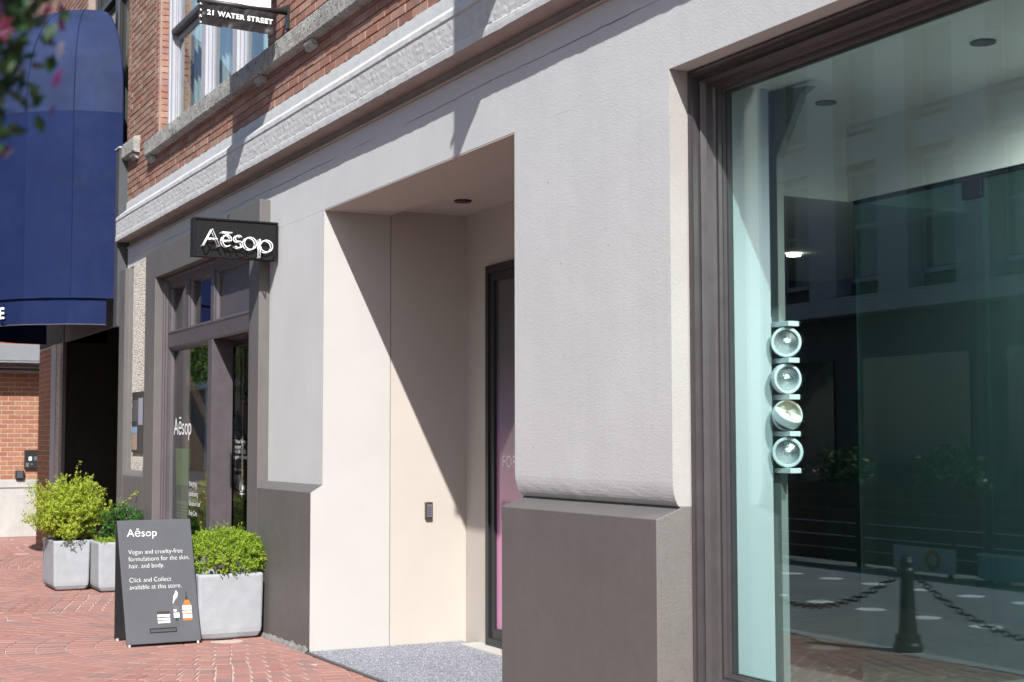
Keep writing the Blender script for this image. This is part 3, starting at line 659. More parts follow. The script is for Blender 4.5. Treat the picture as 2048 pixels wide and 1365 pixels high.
# ------------------------------------------------------------------ small things on the walls
t = thing('door_keypad', (XR+.002, .88, .955), 'small metal keypad on the cream return wall of the entrance', 'keypad')
build('case', MB().box(XR+.002, XR+.035, .850, .908, .985, 1.115), plain('bronze_case', (.10, .085, .06), .35, .5, .6), t, bevel=.003)
kp = build('key_panel', MB().box(XR+.035, XR+.038, .858, .900, 1.0, 1.10), plain('steel_panel', (.34, .32, .28), .35, .5, .7), t)
km = MB()
for a in range(3):
    for b in range(4): km.box(XR+.038, XR+.040, .862+a*.012, .871+a*.012, 1.012+b*.018, 1.024+b*.018)
build('keys', km, plain('key_blue', (.07, .08, .16), .4), t)
t = thing('notice_board', (-16.51, -.005, 1.475), 'dark framed notice board with two small pictures on the pebble wall', 'notice board')
build('board', MB().box(-16.78, -16.24, -.03, -.005, 1.475, 2.155), BLACK, t, bevel=.004)
build('picture', MB().box(-16.46, -16.26, -.033, -.0305, 1.78, 2.08), plain('picture_lilac', (.30, .29, .36), .5), t)
build('picture', MB().box(-16.74, -16.52, -.033, -.0305, 1.50, 1.76), plain('picture_brick', (.36, .24, .19), .5), t)
build('picture_sky', MB().box(-16.74, -16.52, -.035, -.0335, 1.69, 1.76), plain('picture_sky', (.20, .33, .50), .5), t)
bd = MB()
for i in range(10): bd.box(-16.74, -16.50, -.0325, -.0305, 1.83+i*.024, 1.838+i*.024)
build('caption_lines', bd, plain('caption_grey', (.20, .20, .20), .6), t)
tag(build('door_mat', MB().box(XR+.01, XL+.05, -.10, 1.18, -.002, .016), MATG, bevel=.004), 'grey speckled entrance mat on the floor of the recess', 'mat')
build_edge = build('mat_edging', MB().box(XR-.005, XL+.05, -.128, -.101, -.004, .013), plain('rubber_edge', (.09, .085, .08), .7)); build_edge.parent = bpy.data.objects['door_mat']

# ------------------------------------------------------------------ projecting neon sign
SX = -11.63
t = thing('projecting_sign', (SX, 0, 3.10), 'black projecting box sign with white neon tube lettering above the shop door', 'sign')
YS0, YS1, ZS0, ZS1 = -.728, -.012, 3.105, 3.425
bx = build('sign_box', MB().box(SX-.10, SX-.006, YS0, YS1, ZS0, ZS1), SIGNB, t, bevel=.004)
build('sign_rim', MB().add([], []).box(SX-.006, SX+.006, YS0, YS0+.012, ZS0, ZS1).box(SX-.006, SX+.006, YS1-.012, YS1, ZS0, ZS1).box(SX-.006, SX+.006, YS0+.012, YS1-.012, ZS0, ZS0+.012).box(SX-.006, SX+.006, YS0+.012, YS1-.012, ZS1-.012, ZS1), SIGNB, t)
build('sign_arm', MB().box(SX-.07, SX-.03, -.012, .05, 3.16, 3.37), BLACK, t)
def U(px, py):                                     # letter drawing units to the sign face
    return (YS0+(px-160)/1795*.716, ZS1-.012-(py-100)/2650)
def arc(cx, cy, rx, ry, a0, a1, n=20): return [(cx+rx*math.cos(R(a0+(a1-a0)*i/n)), cy-ry*math.sin(R(a0+(a1-a0)*i/n))) for i in range(n+1)]
letters = {'letter_a': [[(330, 690), (500, 335), (650, 690)], [(415, 545), (600, 545)]],
           'letter_e': [[(720, 570), (905, 570)]+arc(812, 570, 95, 125, 0, 305, 24)[1:], ],
           'macron': [[(715, 390), (905, 390)]],
           'letter_s': [arc(1055, 510, 70, 68, 40, 250, 14)+arc(1062, 640, 78, 72, 85, -140, 14)],
           'letter_o': [arc(1305, 600, 128, 132, 0, 360, 28)],
           'letter_p': [[(1512, 500), (1512, 885)], arc(1650, 640, 130, 130, 165, -170, 26)]}
for nm, paths in letters.items():
    for off, rr in ((.078, .0050), (.022, .0050)):
        b = MB()
        for pth in paths: b.tube([(SX+off, *U(*p)) for p in pth], rr, 7)
        lo = build(nm, b, TUBE, t, smooth=True)
    for pth in paths:
        for p in (pth[0], pth[-1]): y, z = U(*p); build('tube_support', MB().tube([(SX-.006, y, z), (SX+.078, y, z)], .006, 6), TUBE, t)

# ------------------------------------------------------------------ hanging street banners
def banner(xb, dz, label):
    t = thing('street_banner', (xb, .01, 5.1+dz), label, 'banner', 'banners on brackets above the shops')
    def band(u, v):
        y = -.765+.625*u; z = 4.968+dz+.185*v-.012*u
        return (xb+.010*fn3(u*7, v*2.5, xb, 1)*1.2+.006*fn3(u*16, v*6, 3, 1)+.012, y, z)
    build('name_band', MB().grid(band, 48, 14), VINYL, t, smooth=True)
    build('cloth', MB().grid(lambda u, v: (xb+.012+.012*fn3(u*2, v*5, 4, 1), -.765+.605*u, 5.175+dz+1.55*v), 16, 24), WCLOTH, t, smooth=True)
    tx = text_mb('21 WATER STREET', .056, (xb+.0285, -.70, 5.052+dz), (0, 1, -.02), (0, 0, 1), spacing=1.16, width=1.05, bold=.0022)
    build('lettering', tx, WHITE, t)
    build('arm', MB().tube([(xb, .0, 5.165+dz), (xb, -.775, 5.165+dz)], .022, 12), BLACK, t, smooth=True)
    build('arm', MB().tube([(xb, .0, 6.75+dz), (xb, -.775, 6.75+dz)], .022, 12), BLACK, t, smooth=True)
    for z in (5.165+dz, 6.75+dz):
        build('bracket', MB().box(xb-.03, xb+.03, -.022, .0095, z-.14, z+.06).add([(xb-.006, -.02, z+.06), (xb+.006, -.02, z+.06), (xb-.006, -.11, z+.02), (xb+.006, -.11, z+.02), (xb-.006, -.02, z), (xb+.006, -.02, z)], [(0, 1, 3, 2), (2, 3, 5, 4), (0, 2, 4), (1, 5, 3)]), BLACK, t)
    for k in range(4): z = 4.98+dz+k*.05; build('grommet', MB().lathe([(.006, 0), (.009, .002), (.006, .004)], (xb+.03, -.752, z), 8, Vector((1, 0, 0))), CHROME, t)
banner(-11.43, 0, 'white hanging banner with black address band on brick wall above the shop sign')
banner(-6.6, -.11, 'street banner out of view above the entrance that shades the wall')

# ------------------------------------------------------------------ left side: dark passage, its piers and the neighbour
nb = thing('passage_building', (-19.5, .5, 0), 'dark passage front left of the shop with brick and pebble piers', 'building')
pw = MB(); pw.box(-21.2, -17.25, 1.6, 1.7, 0, 5.1); pw.box(-21.25, -21.16, .02, 1.6, 0, 3.9); pw.box(-17.28, -17.262, .02, 1.6, 0, 3.9); pw.box(-21.2, -17.27, .02, 1.6, 3.3, 3.4)
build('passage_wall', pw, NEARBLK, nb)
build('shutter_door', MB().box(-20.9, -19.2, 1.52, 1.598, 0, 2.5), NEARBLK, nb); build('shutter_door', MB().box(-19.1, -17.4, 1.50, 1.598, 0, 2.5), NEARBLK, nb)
build('sign_panel', MB().box(-21.2, -17.31, .005, .05, 3.0, 5.1), DARKP, nb)
build('side_panel', MB().box(-17.50, -17.315, -.105, .004, 2.95, 5.08), DARKP, nb, bevel=.004)
build('panel_cap', MB().box(-17.52, -17.30, -.115, .004, 5.08, 5.095), CORN, nb)
build('brown_jamb', MB().box(-21.33, -21.14, -.02, .03, 0, 3.0), BROWN, nb)
build('pebble_pier', MB().box(-21.66, -21.34, -.01, .6, 0, 3.0), PEB, nb)
build('grey_pilaster', MB().box(-22.04, -21.66, -.02, .6, 0, 3.0), GREYP, nb)
pb = build('brick_pier', MB().box(-23.18, -22.04, .006, .6, 0, 3.0), MORTL, nb)
me_, mb_ = brick_mesh('brick', BRICKO, .205, .066)
for k in range(39):
    x = -23.18-(.107 if k % 2 else 0)
    while x < -22.05:
        a, b = max(x, -23.18), min(x+.214, -22.04)
        if b-a > .03: link_copy(me_, 'brick', pb, Matrix.Translation(Vector(((a+b)/2, 0, .02+k*.076))-ORG[pb.name]) @ Matrix.Diagonal(((b-a-.009)/.205, 1, 1, 1)))
        x += .214
side_m = MB().box(-23.19, -23.181, .0, .6, 0, 3.0)
build('upper_wall', MB().box(-23.18, -21.16, .0, .6, 3.002, 4.4), NEARBLK, nb)
DBEAM = mat('grey_steel_paint', (.20, .21, .225), .6, .08, 3, .1)
lbb = thing('neighbour_building', (-25.6, -.5, 0), 'orange brick wall end with concrete base beyond the passage', 'building')
fwall = build('wall', MB().box(-26.2, -25.507, -2.2, 3, .96, 4.2), MORTL, lbb)
build('concrete_base', MB().box(-26.3, -25.48, -2.25, 3, 0, .955), CONCB, lbb, bevel=.012)
build('base_ledge', MB().box(-26.3, -25.46, -2.25, 3, .83, .845), CONCB, lbb)
ME2, MB2 = brick_mesh('brick', BRICKO, .205, .066)
kk = 0
for k in range(40):
    y = -1.7-(.107 if k % 2 else 0)
    while y < .75:
        z = .972+k*.077
        M4 = Matrix.Translation(Vector((-25.5, y+.1, z))-ORG[fwall.name]) @ Matrix.Rotation(math.pi/2, 4, 'Z')
        if y > -.7 and z < 3.3: link_copy(ME2, 'brick', fwall, M4)
        y += .214
build('steel_beam', MB().prism([(-1.6, 2.93), (1.0, 2.93), (1.0, 3.2), (-1.6, 3.2)], 'x', -25.2, -25.05), DBEAM, lbb, bevel=.006)
for i, (z, dx) in enumerate(((2.905, 0), (2.82, -.12), (2.76, -.2))):
    build('canopy_slat', MB().box(-25.3+dx, -24.95+dx, -1.6, .62, z-.012, z+.012), DBEAM, lbb)
t = thing('intercom_panel', (-25.49, .29, 1.14), 'black intercom panel with lit button on the orange brick wall', 'intercom')
build('case', MB().box(-25.50, -25.44, .17, .395, 1.14, 1.455), BLACK, t, bevel=.006)
build('screen', MB().box(-25.44, -25.437, .235, .285, 1.275, 1.34), plain('pale_button', (.75, .80, .80), .4), t)
build('keys', MB().box(-25.44, -25.437, .32, .37, 1.28, 1.345).box(-25.44, -25.437, .19, .24, 1.17, 1.24).box(-25.44, -25.437, .27, .30, 1.2, 1.23), plain('keypad_grey', (.12, .13, .14), .4), t)
t = thing('junction_box', (-25.49, .1, .96), 'small black box low on the orange brick wall', 'box')
build('case', MB().box(-25.50, -25.42, .03, .165, .97, 1.115), BLACK, t, bevel=.008); build('cover', MB().box(-25.42, -25.412, .05, .145, .985, 1.10), DARKP, t, bevel=.003)

# ------------------------------------------------------------------ navy dome awning
aw = thing('dome_awning', (-19.6, 0, 3.0), 'large navy blue dome awning with valance over the dark passage', 'awning')
AXC, AA, ABB, Z0, ZK, ZT = -19.56, 2.06, 1.62, 3.30, 5.55, 7.25
def aprof(z):
    if z <= ZK: return 1.0+.0*((z-Z0)/(ZK-Z0))
    q = (z-ZK)/(ZT-ZK); return max(0, 1-q**2.4)**(1/2.0)
def apt(th, z, k=1.0):
    s = aprof(z)*k; return Vector((AXC+AA*s*math.cos(th), -.03-ABB*s*math.sin(th), z))
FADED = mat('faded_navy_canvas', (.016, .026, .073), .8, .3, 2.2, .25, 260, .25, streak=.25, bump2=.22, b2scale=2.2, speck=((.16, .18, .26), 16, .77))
NP = 9; zl = [Z0, 3.6, 4.2, 4.90, 5.55]+[ZK+(ZT-ZK)*v for v in (.12, .25, .4, .55, .68, .79, .88, .94, .98, 1.0)]
for i in range(NP):
    a0, a1 = math.pi*i/NP, math.pi*(i+1)/NP; b = MB(); nu = 8
    for j, z in enumerate(zl):
        for u in range(nu+1):
            p0, p1 = apt(a0, z), apt(a1, z); f = u/nu; p = p0.lerp(p1, f); true = apt(a0+(a1-a0)*f, z)
            p = p.lerp(true, .35); sag = math.sin(math.pi*f)*(.010*fn3(i*3, z*1.3, f*2, 1)+.006)
            p += Vector((math.cos((a0+a1)/2), -math.sin((a0+a1)/2), 0))*(sag+.008*fn3(p.x*2, p.y*2, z*2, 1)); b.v.append(tuple(p))
    for j in range(len(zl)-1):
        for u in range(nu): q = j*(nu+1)+u; b.f.append((q, q+1, q+nu+2, q+nu+1))
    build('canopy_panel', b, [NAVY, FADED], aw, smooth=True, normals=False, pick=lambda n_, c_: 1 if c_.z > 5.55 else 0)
for i in range(NP+1):
    a = math.pi*i/NP; build('seam', MB().tube([apt(a, z, 1.002) for z in zl[:-1]], .006, 5), NAVY, aw)
build('hem_piping', MB().tube([apt(math.pi*i/NP, Z0, 1.004) for i in range(NP+1)], .008, 6), NAVY, aw)
def val(u, v):
    u = .03+.94*u; a = math.pi*u; p = apt(a, Z0, .992)
    f = u*NP-int(u*NP); p0, p1 = apt(math.pi*int(u*NP)/NP, Z0, .992), apt(math.pi*min(NP, int(u*NP)+1)/NP, Z0, .992); p = p0.lerp(p1, f) if u < 1 else p
    o = Vector((math.cos(a), -math.sin(a), 0)); w = .022*(1-v)*fn3(u*34, 1.3, v*.6, 1)+.01*(1-v)
    return p+o*(w-.02*(1-v))+Vector((0, 0, -.315*(1-v)-.004*fn3(u*40, 2, 2)))
vl = build('valance', MB().grid(val, 150, 6), NAVY, aw, smooth=True, normals=False)
hem = MB().tube([val(i/150, 0) for i in range(151)], .0055, 5); build('valance_hem', hem, plain('hem_thread', (.09, .09, .12), .7), aw)
ath = R(48); ep = apt(ath, Z0, 1.012); ed_ = Vector((math.sin(ath)*AA, math.cos(ath)*ABB, 0)).normalized()
build('lettering', text_mb('CAFE', .19, ep+Vector((0, 0, -.235)), -ed_*-1 if False else Vector((-math.sin(ath)*AA, -math.cos(ath)*ABB, 0)).normalized()*-1, (0, 0, 1), align='RIGHT', bold=.004), WHITE, aw)
for i in range(3): a = math.pi*(i+1)/4; build('frame_rib', MB().tube([apt(a, Z0, .97), Vector((AXC+AA*.9*math.cos(a), -.03, Z0-.02))], .014, 6), BLACK, aw)

# ------------------------------------------------------------------ planters and plants
def planter(x0, x1, y0, y1, h, label):
    t = thing('concrete_planter', ((x0+x1)/2, (y0+y1)/2, 0), label, 'planter', 'grey concrete planters outside the shop')
    b = MB(); i = .035; w = .045
    lv = [(.0, .012), (i, .0), (i, .0)]
    def rect(k, z): return [(x0+k, y0+k, z), (x1-k, y0+k, z), (x1-k, y1-k, z), (x0+k, y1-k, z)]
    rows = [rect(.055, .006), rect(.03, .02), rect(.012, .055), rect(.008, .09), rect(0, h), rect(w, h), rect(w, h-.05)]
    for rw in rows: b.v += rw
    for j in range(len(rows)-1):
        for k in range(4): b.f.append((j*4+k, j*4+(k+1) % 4, (j+1)*4+(k+1) % 4, (j+1)*4+k))
    b.f.append((3, 2, 1, 0)); n = (len(rows)-1)*4; b.f.append((n, n+1, n+2, n+3))
    build('tub', b, [CONC, SOIL], t, bevel=.022, seg=3, pick=lambda nn, c: 1 if (c.z < h-.02 and nn.z > .9) else 0, smooth=False)
    return t
planter(-16.80, -16.10, -.99, -.602, .535, 'grey concrete planter holding the tall golden green shrub')
planter(-16.30, -15.72, -.598, -.03, .53, 'grey concrete planter with dark green plant half behind the sandwich board')
planter(-12.10, -11.55, -.672, -.128, .53, 'grey concrete cube planter with clipped boxwood beside the sandwich board')
def leaf(b, p, d, nrm, L, w):
    d = d.normalized(); s = d.cross(nrm); s = s.normalized() if s.length > 1e-5 else d.orthogonal().normalized(); q = d.cross(s)
    b.add([p, p+d*L*.45+s*w*.5+q*w*.12, p+d*L, p+d*L*.45-s*w*.5+q*w*.12], [(0, 1, 2), (0, 2, 3)])
def rv():
    while True:
        v = Vector((rnd.uniform(-1, 1), rnd.uniform(-1, 1), rnd.uniform(-1, 1)))
        if .05 < v.length < 1: return v.normalized()
def sprig(b, st, p, d, ln, n, L, w, droop=0):
    pts = [p]; q = p.copy(); dd = d.copy()
    for i in range(n):
        q = q+dd*(ln/n); dd = (dd+Vector((0, 0, droop))+rv()*.12).normalized(); pts.append(q.copy())
        for k in range(2):
            o = rv(); o = (o-dd*o.dot(dd)).normalized(); leaf(b, q, (dd*.6+o).normalized(), (dd+o*.2+Vector((0, 0, .5))).normalized(), L*rnd.uniform(.7, 1.15), w*rnd.uniform(.8, 1.1))
    leaf(b, q, dd, rv(), L, w)
    if st is not None: st.tube(pts, .0016, 3, False)
# clipped boxwood
t = thing('boxwood_shrub', (-11.82, -.38, .48), 'clipped round bright green boxwood spilling over its cube planter', 'shrub')
fb, stb = MB(), MB(); c0 = Vector((-11.82, -.385, .62))
for i in range(1750):
    v = rv(); v.z = v.z if v.z > -.45 else -v.z*.5; v.normalize(); 
    rad = Vector((.34, .36, .245 if v.z > 0 else .20)); br = rnd.uniform(.72, 1.0)**.5*(1+.07*fn3(v.x*3, v.y*3, v.z*3, 1))
    p = c0+Vector((v.x*rad.x, v.y*rad.y, v.z*rad.z))*br
    if p.z < .50 and abs(p.x+11.825) < .26 and abs(p.y+.40) < .25: continue
    sprig(fb, None if i % 5 else stb, p-v*.03, (v+Vector((0, 0, .45))+rv()*.35).normalized(), rnd.uniform(.03, .065), 4, .021, .012)
for i in range(9):
    a = rnd.uniform(0, 6.28); p = c0+Vector((.2*math.cos(a)*rnd.random(), .25*math.sin(a)*rnd.random(), .22)); sprig(fb, stb, p, Vector((rnd.gauss(0, .15), rnd.gauss(0, .15), 1)), rnd.uniform(.06, .11), 6, .018, .010)
for i in range(14): a = rnd.uniform(0, 6.28); r_ = rnd.random()*.2; stb.tube([c0+Vector((0, 0, -.14))+Vector((r_*.2*math.cos(a), r_*.2*math.sin(a), 0)), c0+Vector((r_*math.cos(a), r_*math.sin(a), .12))], [.006, .003], 5)
build('foliage', fb, OLEAF, t, normals=False); build('stems', stb, BARK, t, normals=False)
# tall golden shrub
t = thing('golden_shrub', (-16.41, -.77, .48), 'tall loose yellow green shrub in the farther concrete planter', 'shrub')
fb, stb = MB(), MB(); base = Vector((-16.41, -.77, .48))
for i in range(185):
    a = rnd.uniform(0, 6.283); sp = rnd.uniform(.05, .50)*(.75 if math.sin(a) > 0 else 1); top = rnd.uniform(.22, .66)*(1-.45*(sp/.5)**2)+.05
    d = Vector((math.cos(a)*sp*.8, math.sin(a)*sp*1.05, top)); p0 = base+Vector((rnd.gauss(0, .08), rnd.gauss(0, .06), 0)); n = 9; pts = [p0]
    for k in range(1, n+1):
        f = k/n; q = p0+Vector((d.x*f**1.3, d.y*f**1.3, d.z*f**.85))+rv()*.012; pts.append(q)
        if f > .15:
            for m_ in range(3): sprig(fb, None, q, (d.normalized()+rv()*1.0).normalized(), rnd.uniform(.05, .11), 4, .034, .014)
    stb.tube(pts, [.006*(1-.8*k/n) for k in range(n+1)], 4)
for i in range(46):
    a = rnd.uniform(0, 6.283); el = rnd.uniform(.15, 1.2); d = Vector((math.cos(a)*math.cos(el), math.sin(a)*math.cos(el)*1.1, math.sin(el)))
    p = base+Vector((d.x*.26, d.y*.30, .12+d.z*.33)); sprig(fb, stb, p, (d+Vector((0, 0, .35))).normalized(), rnd.uniform(.14, .26), 9, .032, .013, -.02)
for (dx, dy, dz, ln) in ((0, .05, .78, .16), (-.1, -.12, .62, .14), (.1, .2, .66, .12)): sprig(fb, stb, base+Vector((dx, dy, dz-.12)), Vector((.05, .05, 1)), ln+.08, 9, .032, .013)
pts = [base+Vector((.15, .22, .05)), base+Vector((.2, .40, .28)), base+Vector((.25, .58, .50)), base+Vector((.3, .78, .64)), base+Vector((.3, .92, .70))]
stb.tube(pts, [.006, .005, .004, .003, .002], 5)
for k in range(30):
    f = k/29*(len(pts)-1.001); i = int(f); q = pts[i].lerp(pts[i+1], f-i)
    if f > .7: 
        for m_ in range(2): leaf(fb, q, ((pts[i+1]-pts[i]).normalized()*.7+rv()).normalized(), rv(), .045, .02)
build('foliage', fb, LLEAF, t, normals=False); build('stems', stb, BARK, t, normals=False)
# dark shrub
t = thing('dark_shrub', (-16.0, -.28, .48), 'dark glossy green shrub in the planter behind the sandwich board', 'shrub')
fb, stb = MB(), MB(); base = Vector((-16.0, -.29, .48))
for i in range(95):
    a = rnd.uniform(0, 6.283); sp = rnd.uniform(.02, .26); top = rnd.uniform(.12, .42)*(1-.4*(sp/.26)**2)
    d = Vector((math.cos(a)*sp, math.sin(a)*sp, top)); p0 = base+Vector((rnd.gauss(0, .05), rnd.gauss(0, .05), 0)); pts = [p0]
    for k in range(1, 7):
        f = k/6; q = p0+Vector((d.x*f**1.3, d.y*f**1.3, d.z*f)); pts.append(q)
        for m_ in range(3): sprig(fb, None, q, (d.normalized()+rv()).normalized(), .05, 3, .03, .015)
    stb.tube(pts, [.004]*7, 4)
build('foliage', fb, DLEAF, t, normals=False)
fl = MB()
for i in range(300):
    p = base+Vector((rnd.uniform(-.25, .27), rnd.uniform(-.24, .24), .03)); sprig(fl, None, p, (Vector((.4, -.2, 1))+rv()*.8).normalized(), .05, 3, .026, .014)
build('low_foliage', fl, OLEAF, t, normals=False); build('stems', stb, BARK, t, normals=False)
# plant inside the doorway and behind the sidelight
for nm, c_, rr, lab in (('indoor_fern', Vector((-14.25, .62, .85)), (.28, .2, .22), 'green leafy plant low inside the shop doorway'), ('indoor_plant', Vector((-14.35, .5, .62)), (.45, .2, .3), 'leafy plant low behind the shop side window')):
    t = thing(nm, (c_.x, c_.y, .02), lab, 'plant'); fb = MB()
    for i in range(500):
        v = rv(); p = c_+Vector((v.x*rr[0], v.y*rr[1], v.z*rr[2]))*rnd.random()**.33; sprig(fb, None, p, (v+Vector((0, 0, .4))).normalized(), .07, 4, .03, .014)
    build('foliage', fb, DLEAF, t, normals=False)
    build('pot', MB().lathe([(.11, .0), (.14, .02), (.17, .30), (.17, .34)], (c_.x, c_.y, .021), 20), CONC, t, smooth=True)
    build('stem', MB().tube([(c_.x, c_.y, .33), (c_.x, c_.y, c_.z)], .012, 6), BARK, t)

# ------------------------------------------------------------------ sandwich board
t = thing('sandwich_board', (-11.66, -.97, 0), 'charcoal sandwich board with white lettering and three printed products', 'sandwich board')
A = Vector((-11.47, -1.25, .022)); Bv = Vector((-11.47, -.665, .022)); T0 = Vector((-11.67, -1.297, .972)); T1 = Vector((-11.67, -.712, .972))
ux = (Bv-A).normalized(); uy = ((T0-A)-(T0-A).dot(ux)*ux).normalized(); un = ux.cross(uy).normalized(); BW_, BH_ = (Bv-A).length, (T0-A).length
shear = (T0-A).dot(ux)
def bp(u, v, k=0): return A+ux*(u*BW_+shear*v)+uy*(v*BH_)+un*k
def slab(b, u0, u1, v0, v1, k0, k1):
    b.add([bp(u0, v0, k0), bp(u1, v0, k0), bp(u1, v1, k0), bp(u0, v1, k0), bp(u0, v0, k1), bp(u1, v0, k1), bp(u1, v1, k1), bp(u0, v1, k1)],
          [(3, 2, 1, 0), (4, 5, 6, 7), (0, 1, 5, 4), (1, 2, 6, 5), (2, 3, 7, 6), (3, 0, 4, 7)]); return b
fp = build('front_panel', slab(MB(), 0, 1, 0, 1, -.018, 0), BOARD, t, bevel=.005)
bk = MB(); B0 = Vector((-11.90, -1.25, .022)); B1 = Vector((-11.90, -.665, .022)); t0, t1 = bp(0, .995, -.03), bp(1, .995, -.03); nn = Vector((-.016, 0, -.004))
bk.add([B0, B1, t1, t0, B0+nn, B1+nn, t1+nn, t0+nn], [(0, 1, 2, 3), (7, 6, 5, 4), (0, 4, 5, 1), (1, 5, 6, 2), (2, 6, 7, 3), (3, 7, 4, 0)])
build('back_panel', bk, BLACK, t)
for u in (.04, .96):
    build('foot', MB().tube([bp(u, .01, -.010)+Vector((0, 0, .0)), bp(u, -.018, -.010)], .009, 8), plain('foot_white', (.6, .55, .52), .6), t)
    build('foot', MB().tube([B0.lerp(B1, u), B0.lerp(B1, u)-Vector((0, 0, .02))], .009, 8), plain('foot_white_b', (.6, .55, .52), .6), t)
def btxt(body, size, u, v, w=1.0, lines=1.0, bold=0): return text_mb(body, size, bp(u, v, .0012), ux, uy, lines=lines, width=w, bold=bold)
build('lettering', btxt('Aēsop', .086, .115, .865, 1.04, bold=-.0008), WHITE, fp)
build('lettering', btxt('Vegan and cruelty-free\nformulations for the skin,\nhair, and body.\n\nClick and Collect\navailable at this store.', .0520, .115, .722, .91, 1.06, bold=-.0010), WHITE, fp)
sm = slab(MB(), .32, .68, .085, .090, 0, .006); slab(sm, .32, .68, .115, .120, 0, .006); slab(sm, .32, .33, .09, .115, 0, .006); slab(sm, .67, .68, .09, .115, 0, .006)
build('slot_frame', sm, BLACK, fp); build('slot', slab(MB(), .33, .67, .09, .115, .0003, .001), DARKP, fp)
def flat(name, polys, col, k=.0012):
    b = MB()
    for pl_ in polys: b.add([bp(u, v, k) for u, v in pl_], [tuple(range(len(pl_)))])
    return build(name, b, plain(name+'_ink', col, .55), fp)
def rc(u0, u1, v0, v1): return [(u0, v0), (u1, v0), (u1, v1), (u0, v1)]
flat('jar_lid_print', [rc(.435, .605, .230, .252)], (.045, .025, .028)); flat('jar_body_print', [rc(.435, .605, .155, .230)], (.10, .085, .085))
flat('jar_label_print', [rc(.435, .605, .208, .227), rc(.435, .605, .184, .198), rc(.437, .603, .158, .176)], (.72, .71, .72), .0018)
flat('tube_tail_print', [[(.655, .305), (.69, .338), (.725, .362), (.735, .395), (.715, .418), (.675, .37)]], (.68, .68, .70)); flat('tube_body_print', [[(.655, .21), (.735, .21), (.735, .29), (.655, .30)]], (.10, .10, .11))
flat('tube_label_print', [rc(.657, .733, .195, .235), rc(.66, .70, .245, .262)], (.66, .66, .68), .0018); flat('tube_cap_print', [rc(.68, .715, .168, .195)], (.03, .03, .03)); flat('tube_fold_print', [[(.665, .32), (.70, .35), (.71, .385), (.69, .365)]], (.35, .35, .37), .0018)
flat('bottle_body_print', [[(.78, .168), (.90, .168), (.905, .18), (.905, .29), (.875, .335), (.825, .335), (.785, .29), (.78, .18)]], (.42, .14, .03)); flat('bottle_label_print', [rc(.78, .905, .255, .29), rc(.78, .905, .226, .246), rc(.78, .905, .188, .218)], (.74, .72, .68), .0018)
flat('bottle_pump_print', [[(.83, .335), (.868, .335), (.868, .358), (.855, .365), (.852, .405), (.84, .405), (.838, .365), (.83, .358)]], (.035, .03, .03))

# ------------------------------------------------------------------ street side: bollards, chains, lamp, flower basket, far houses and trees (seen in the glass)
BX = [-13.6, -11.05, -8.5, -5.95, -3.4]
for i, x in enumerate(BX):
    t = thing('street_bollard', (x, -3.42, 0), f'black cast iron kerb bollard, {ORDS[i]} from the awning end, seen in the window reflection', 'bollard', 'chained bollards along the kerb')
    build('post', MB().lathe([(.11, 0), (.11, .05), (.095, .07), (.095, .12), (.07, .14), (.048, .55), (.058, .57), (.058, .61), (.046, .63), (.055, .67), (.04, .71), (.01, .73)], (x, -3.42, 0), 16), BLACK, t, smooth=False)
for i in range(len(BX)-1):
    b = MB(); n = 44
    for k in range(n):
        f = (k+.5)/n; x = BX[i]+.08+(BX[i+1]-BX[i]-.16)*f; z = .58-.36*(1-(2*f-1)**2); rr = .03
        ring = [(x+.036*math.cos(a*.7854), -3.42+(.02*math.sin(a*.7854) if k % 2 else 0), z+(0 if k % 2 else .02*math.sin(a*.7854))) for a in range(9)]; b.tube(ring, .007, 4, False)
    tag(build('bollard_chain', b, BLACK), f'sagging black kerb chain, {ORDS[i]} from the awning end, seen in the window reflection', 'chain', 'chains between the bollards')
ob = thing('opposite_building', (-18, -18, 0), 'pale brick building across the street, seen reflected in the big shop window', 'building')
PALE = mat('pale_painted_brick', (.36, .37, .385), .85, .08, 3, .3, 60); DGL = plain('far_window_glass', (.03, .04, .05), .08, .8)
build('wall', MB().box(-150, 10, -24, -17.45, 0, 11.0), mat('dark_shopfront_wall', (.10, .09, .085), .8), ob)
for k in range(14): build('far_bay', MB().box(-55-k*7, -52-k*7, -17.449, -17.1, 0, 10.6), PALE, ob)
x = -47.0
while x < 9:
    build('pilaster', MB().box(x, x+.92, -17.45, -17.0, 4.75, 10.6), PALE, ob)
    w_ = build('window', MB().box(x+1.0, x+2.2, -17.449, -17.38, 5.1, 7.6), PALE, ob); build('pane', MB().box(x+1.08, x+2.12, -17.379, -17.36, 5.2, 6.3).box(x+1.08, x+2.12, -17.379, -17.36, 6.38, 7.5), DGL, w_)
    w_ = build('window', MB().box(x+1.0, x+2.2, -17.449, -17.38, 8.5, 10.4), PALE, ob); build('pane', MB().box(x+1.08, x+2.12, -17.379, -17.36, 8.6, 10.3), DGL, w_)
    x += 2.3
build('ledge', MB().box(-150, 10, -17.45, -16.85, 4.35, 4.74), PALE, ob); build('spandrel', MB().box(-150, 10, -17.44, -17.2, 7.75, 8.35), PALE, ob); build('parapet', MB().box(-150, 10, -17.46, -16.8, 10.65, 11.4), PALE, ob)
x = -46
while x < 8: build('shop_glass', MB().box(x, x+3.2, -17.45, -17.40, .6, 3.4), DGL, ob); x += 4.2
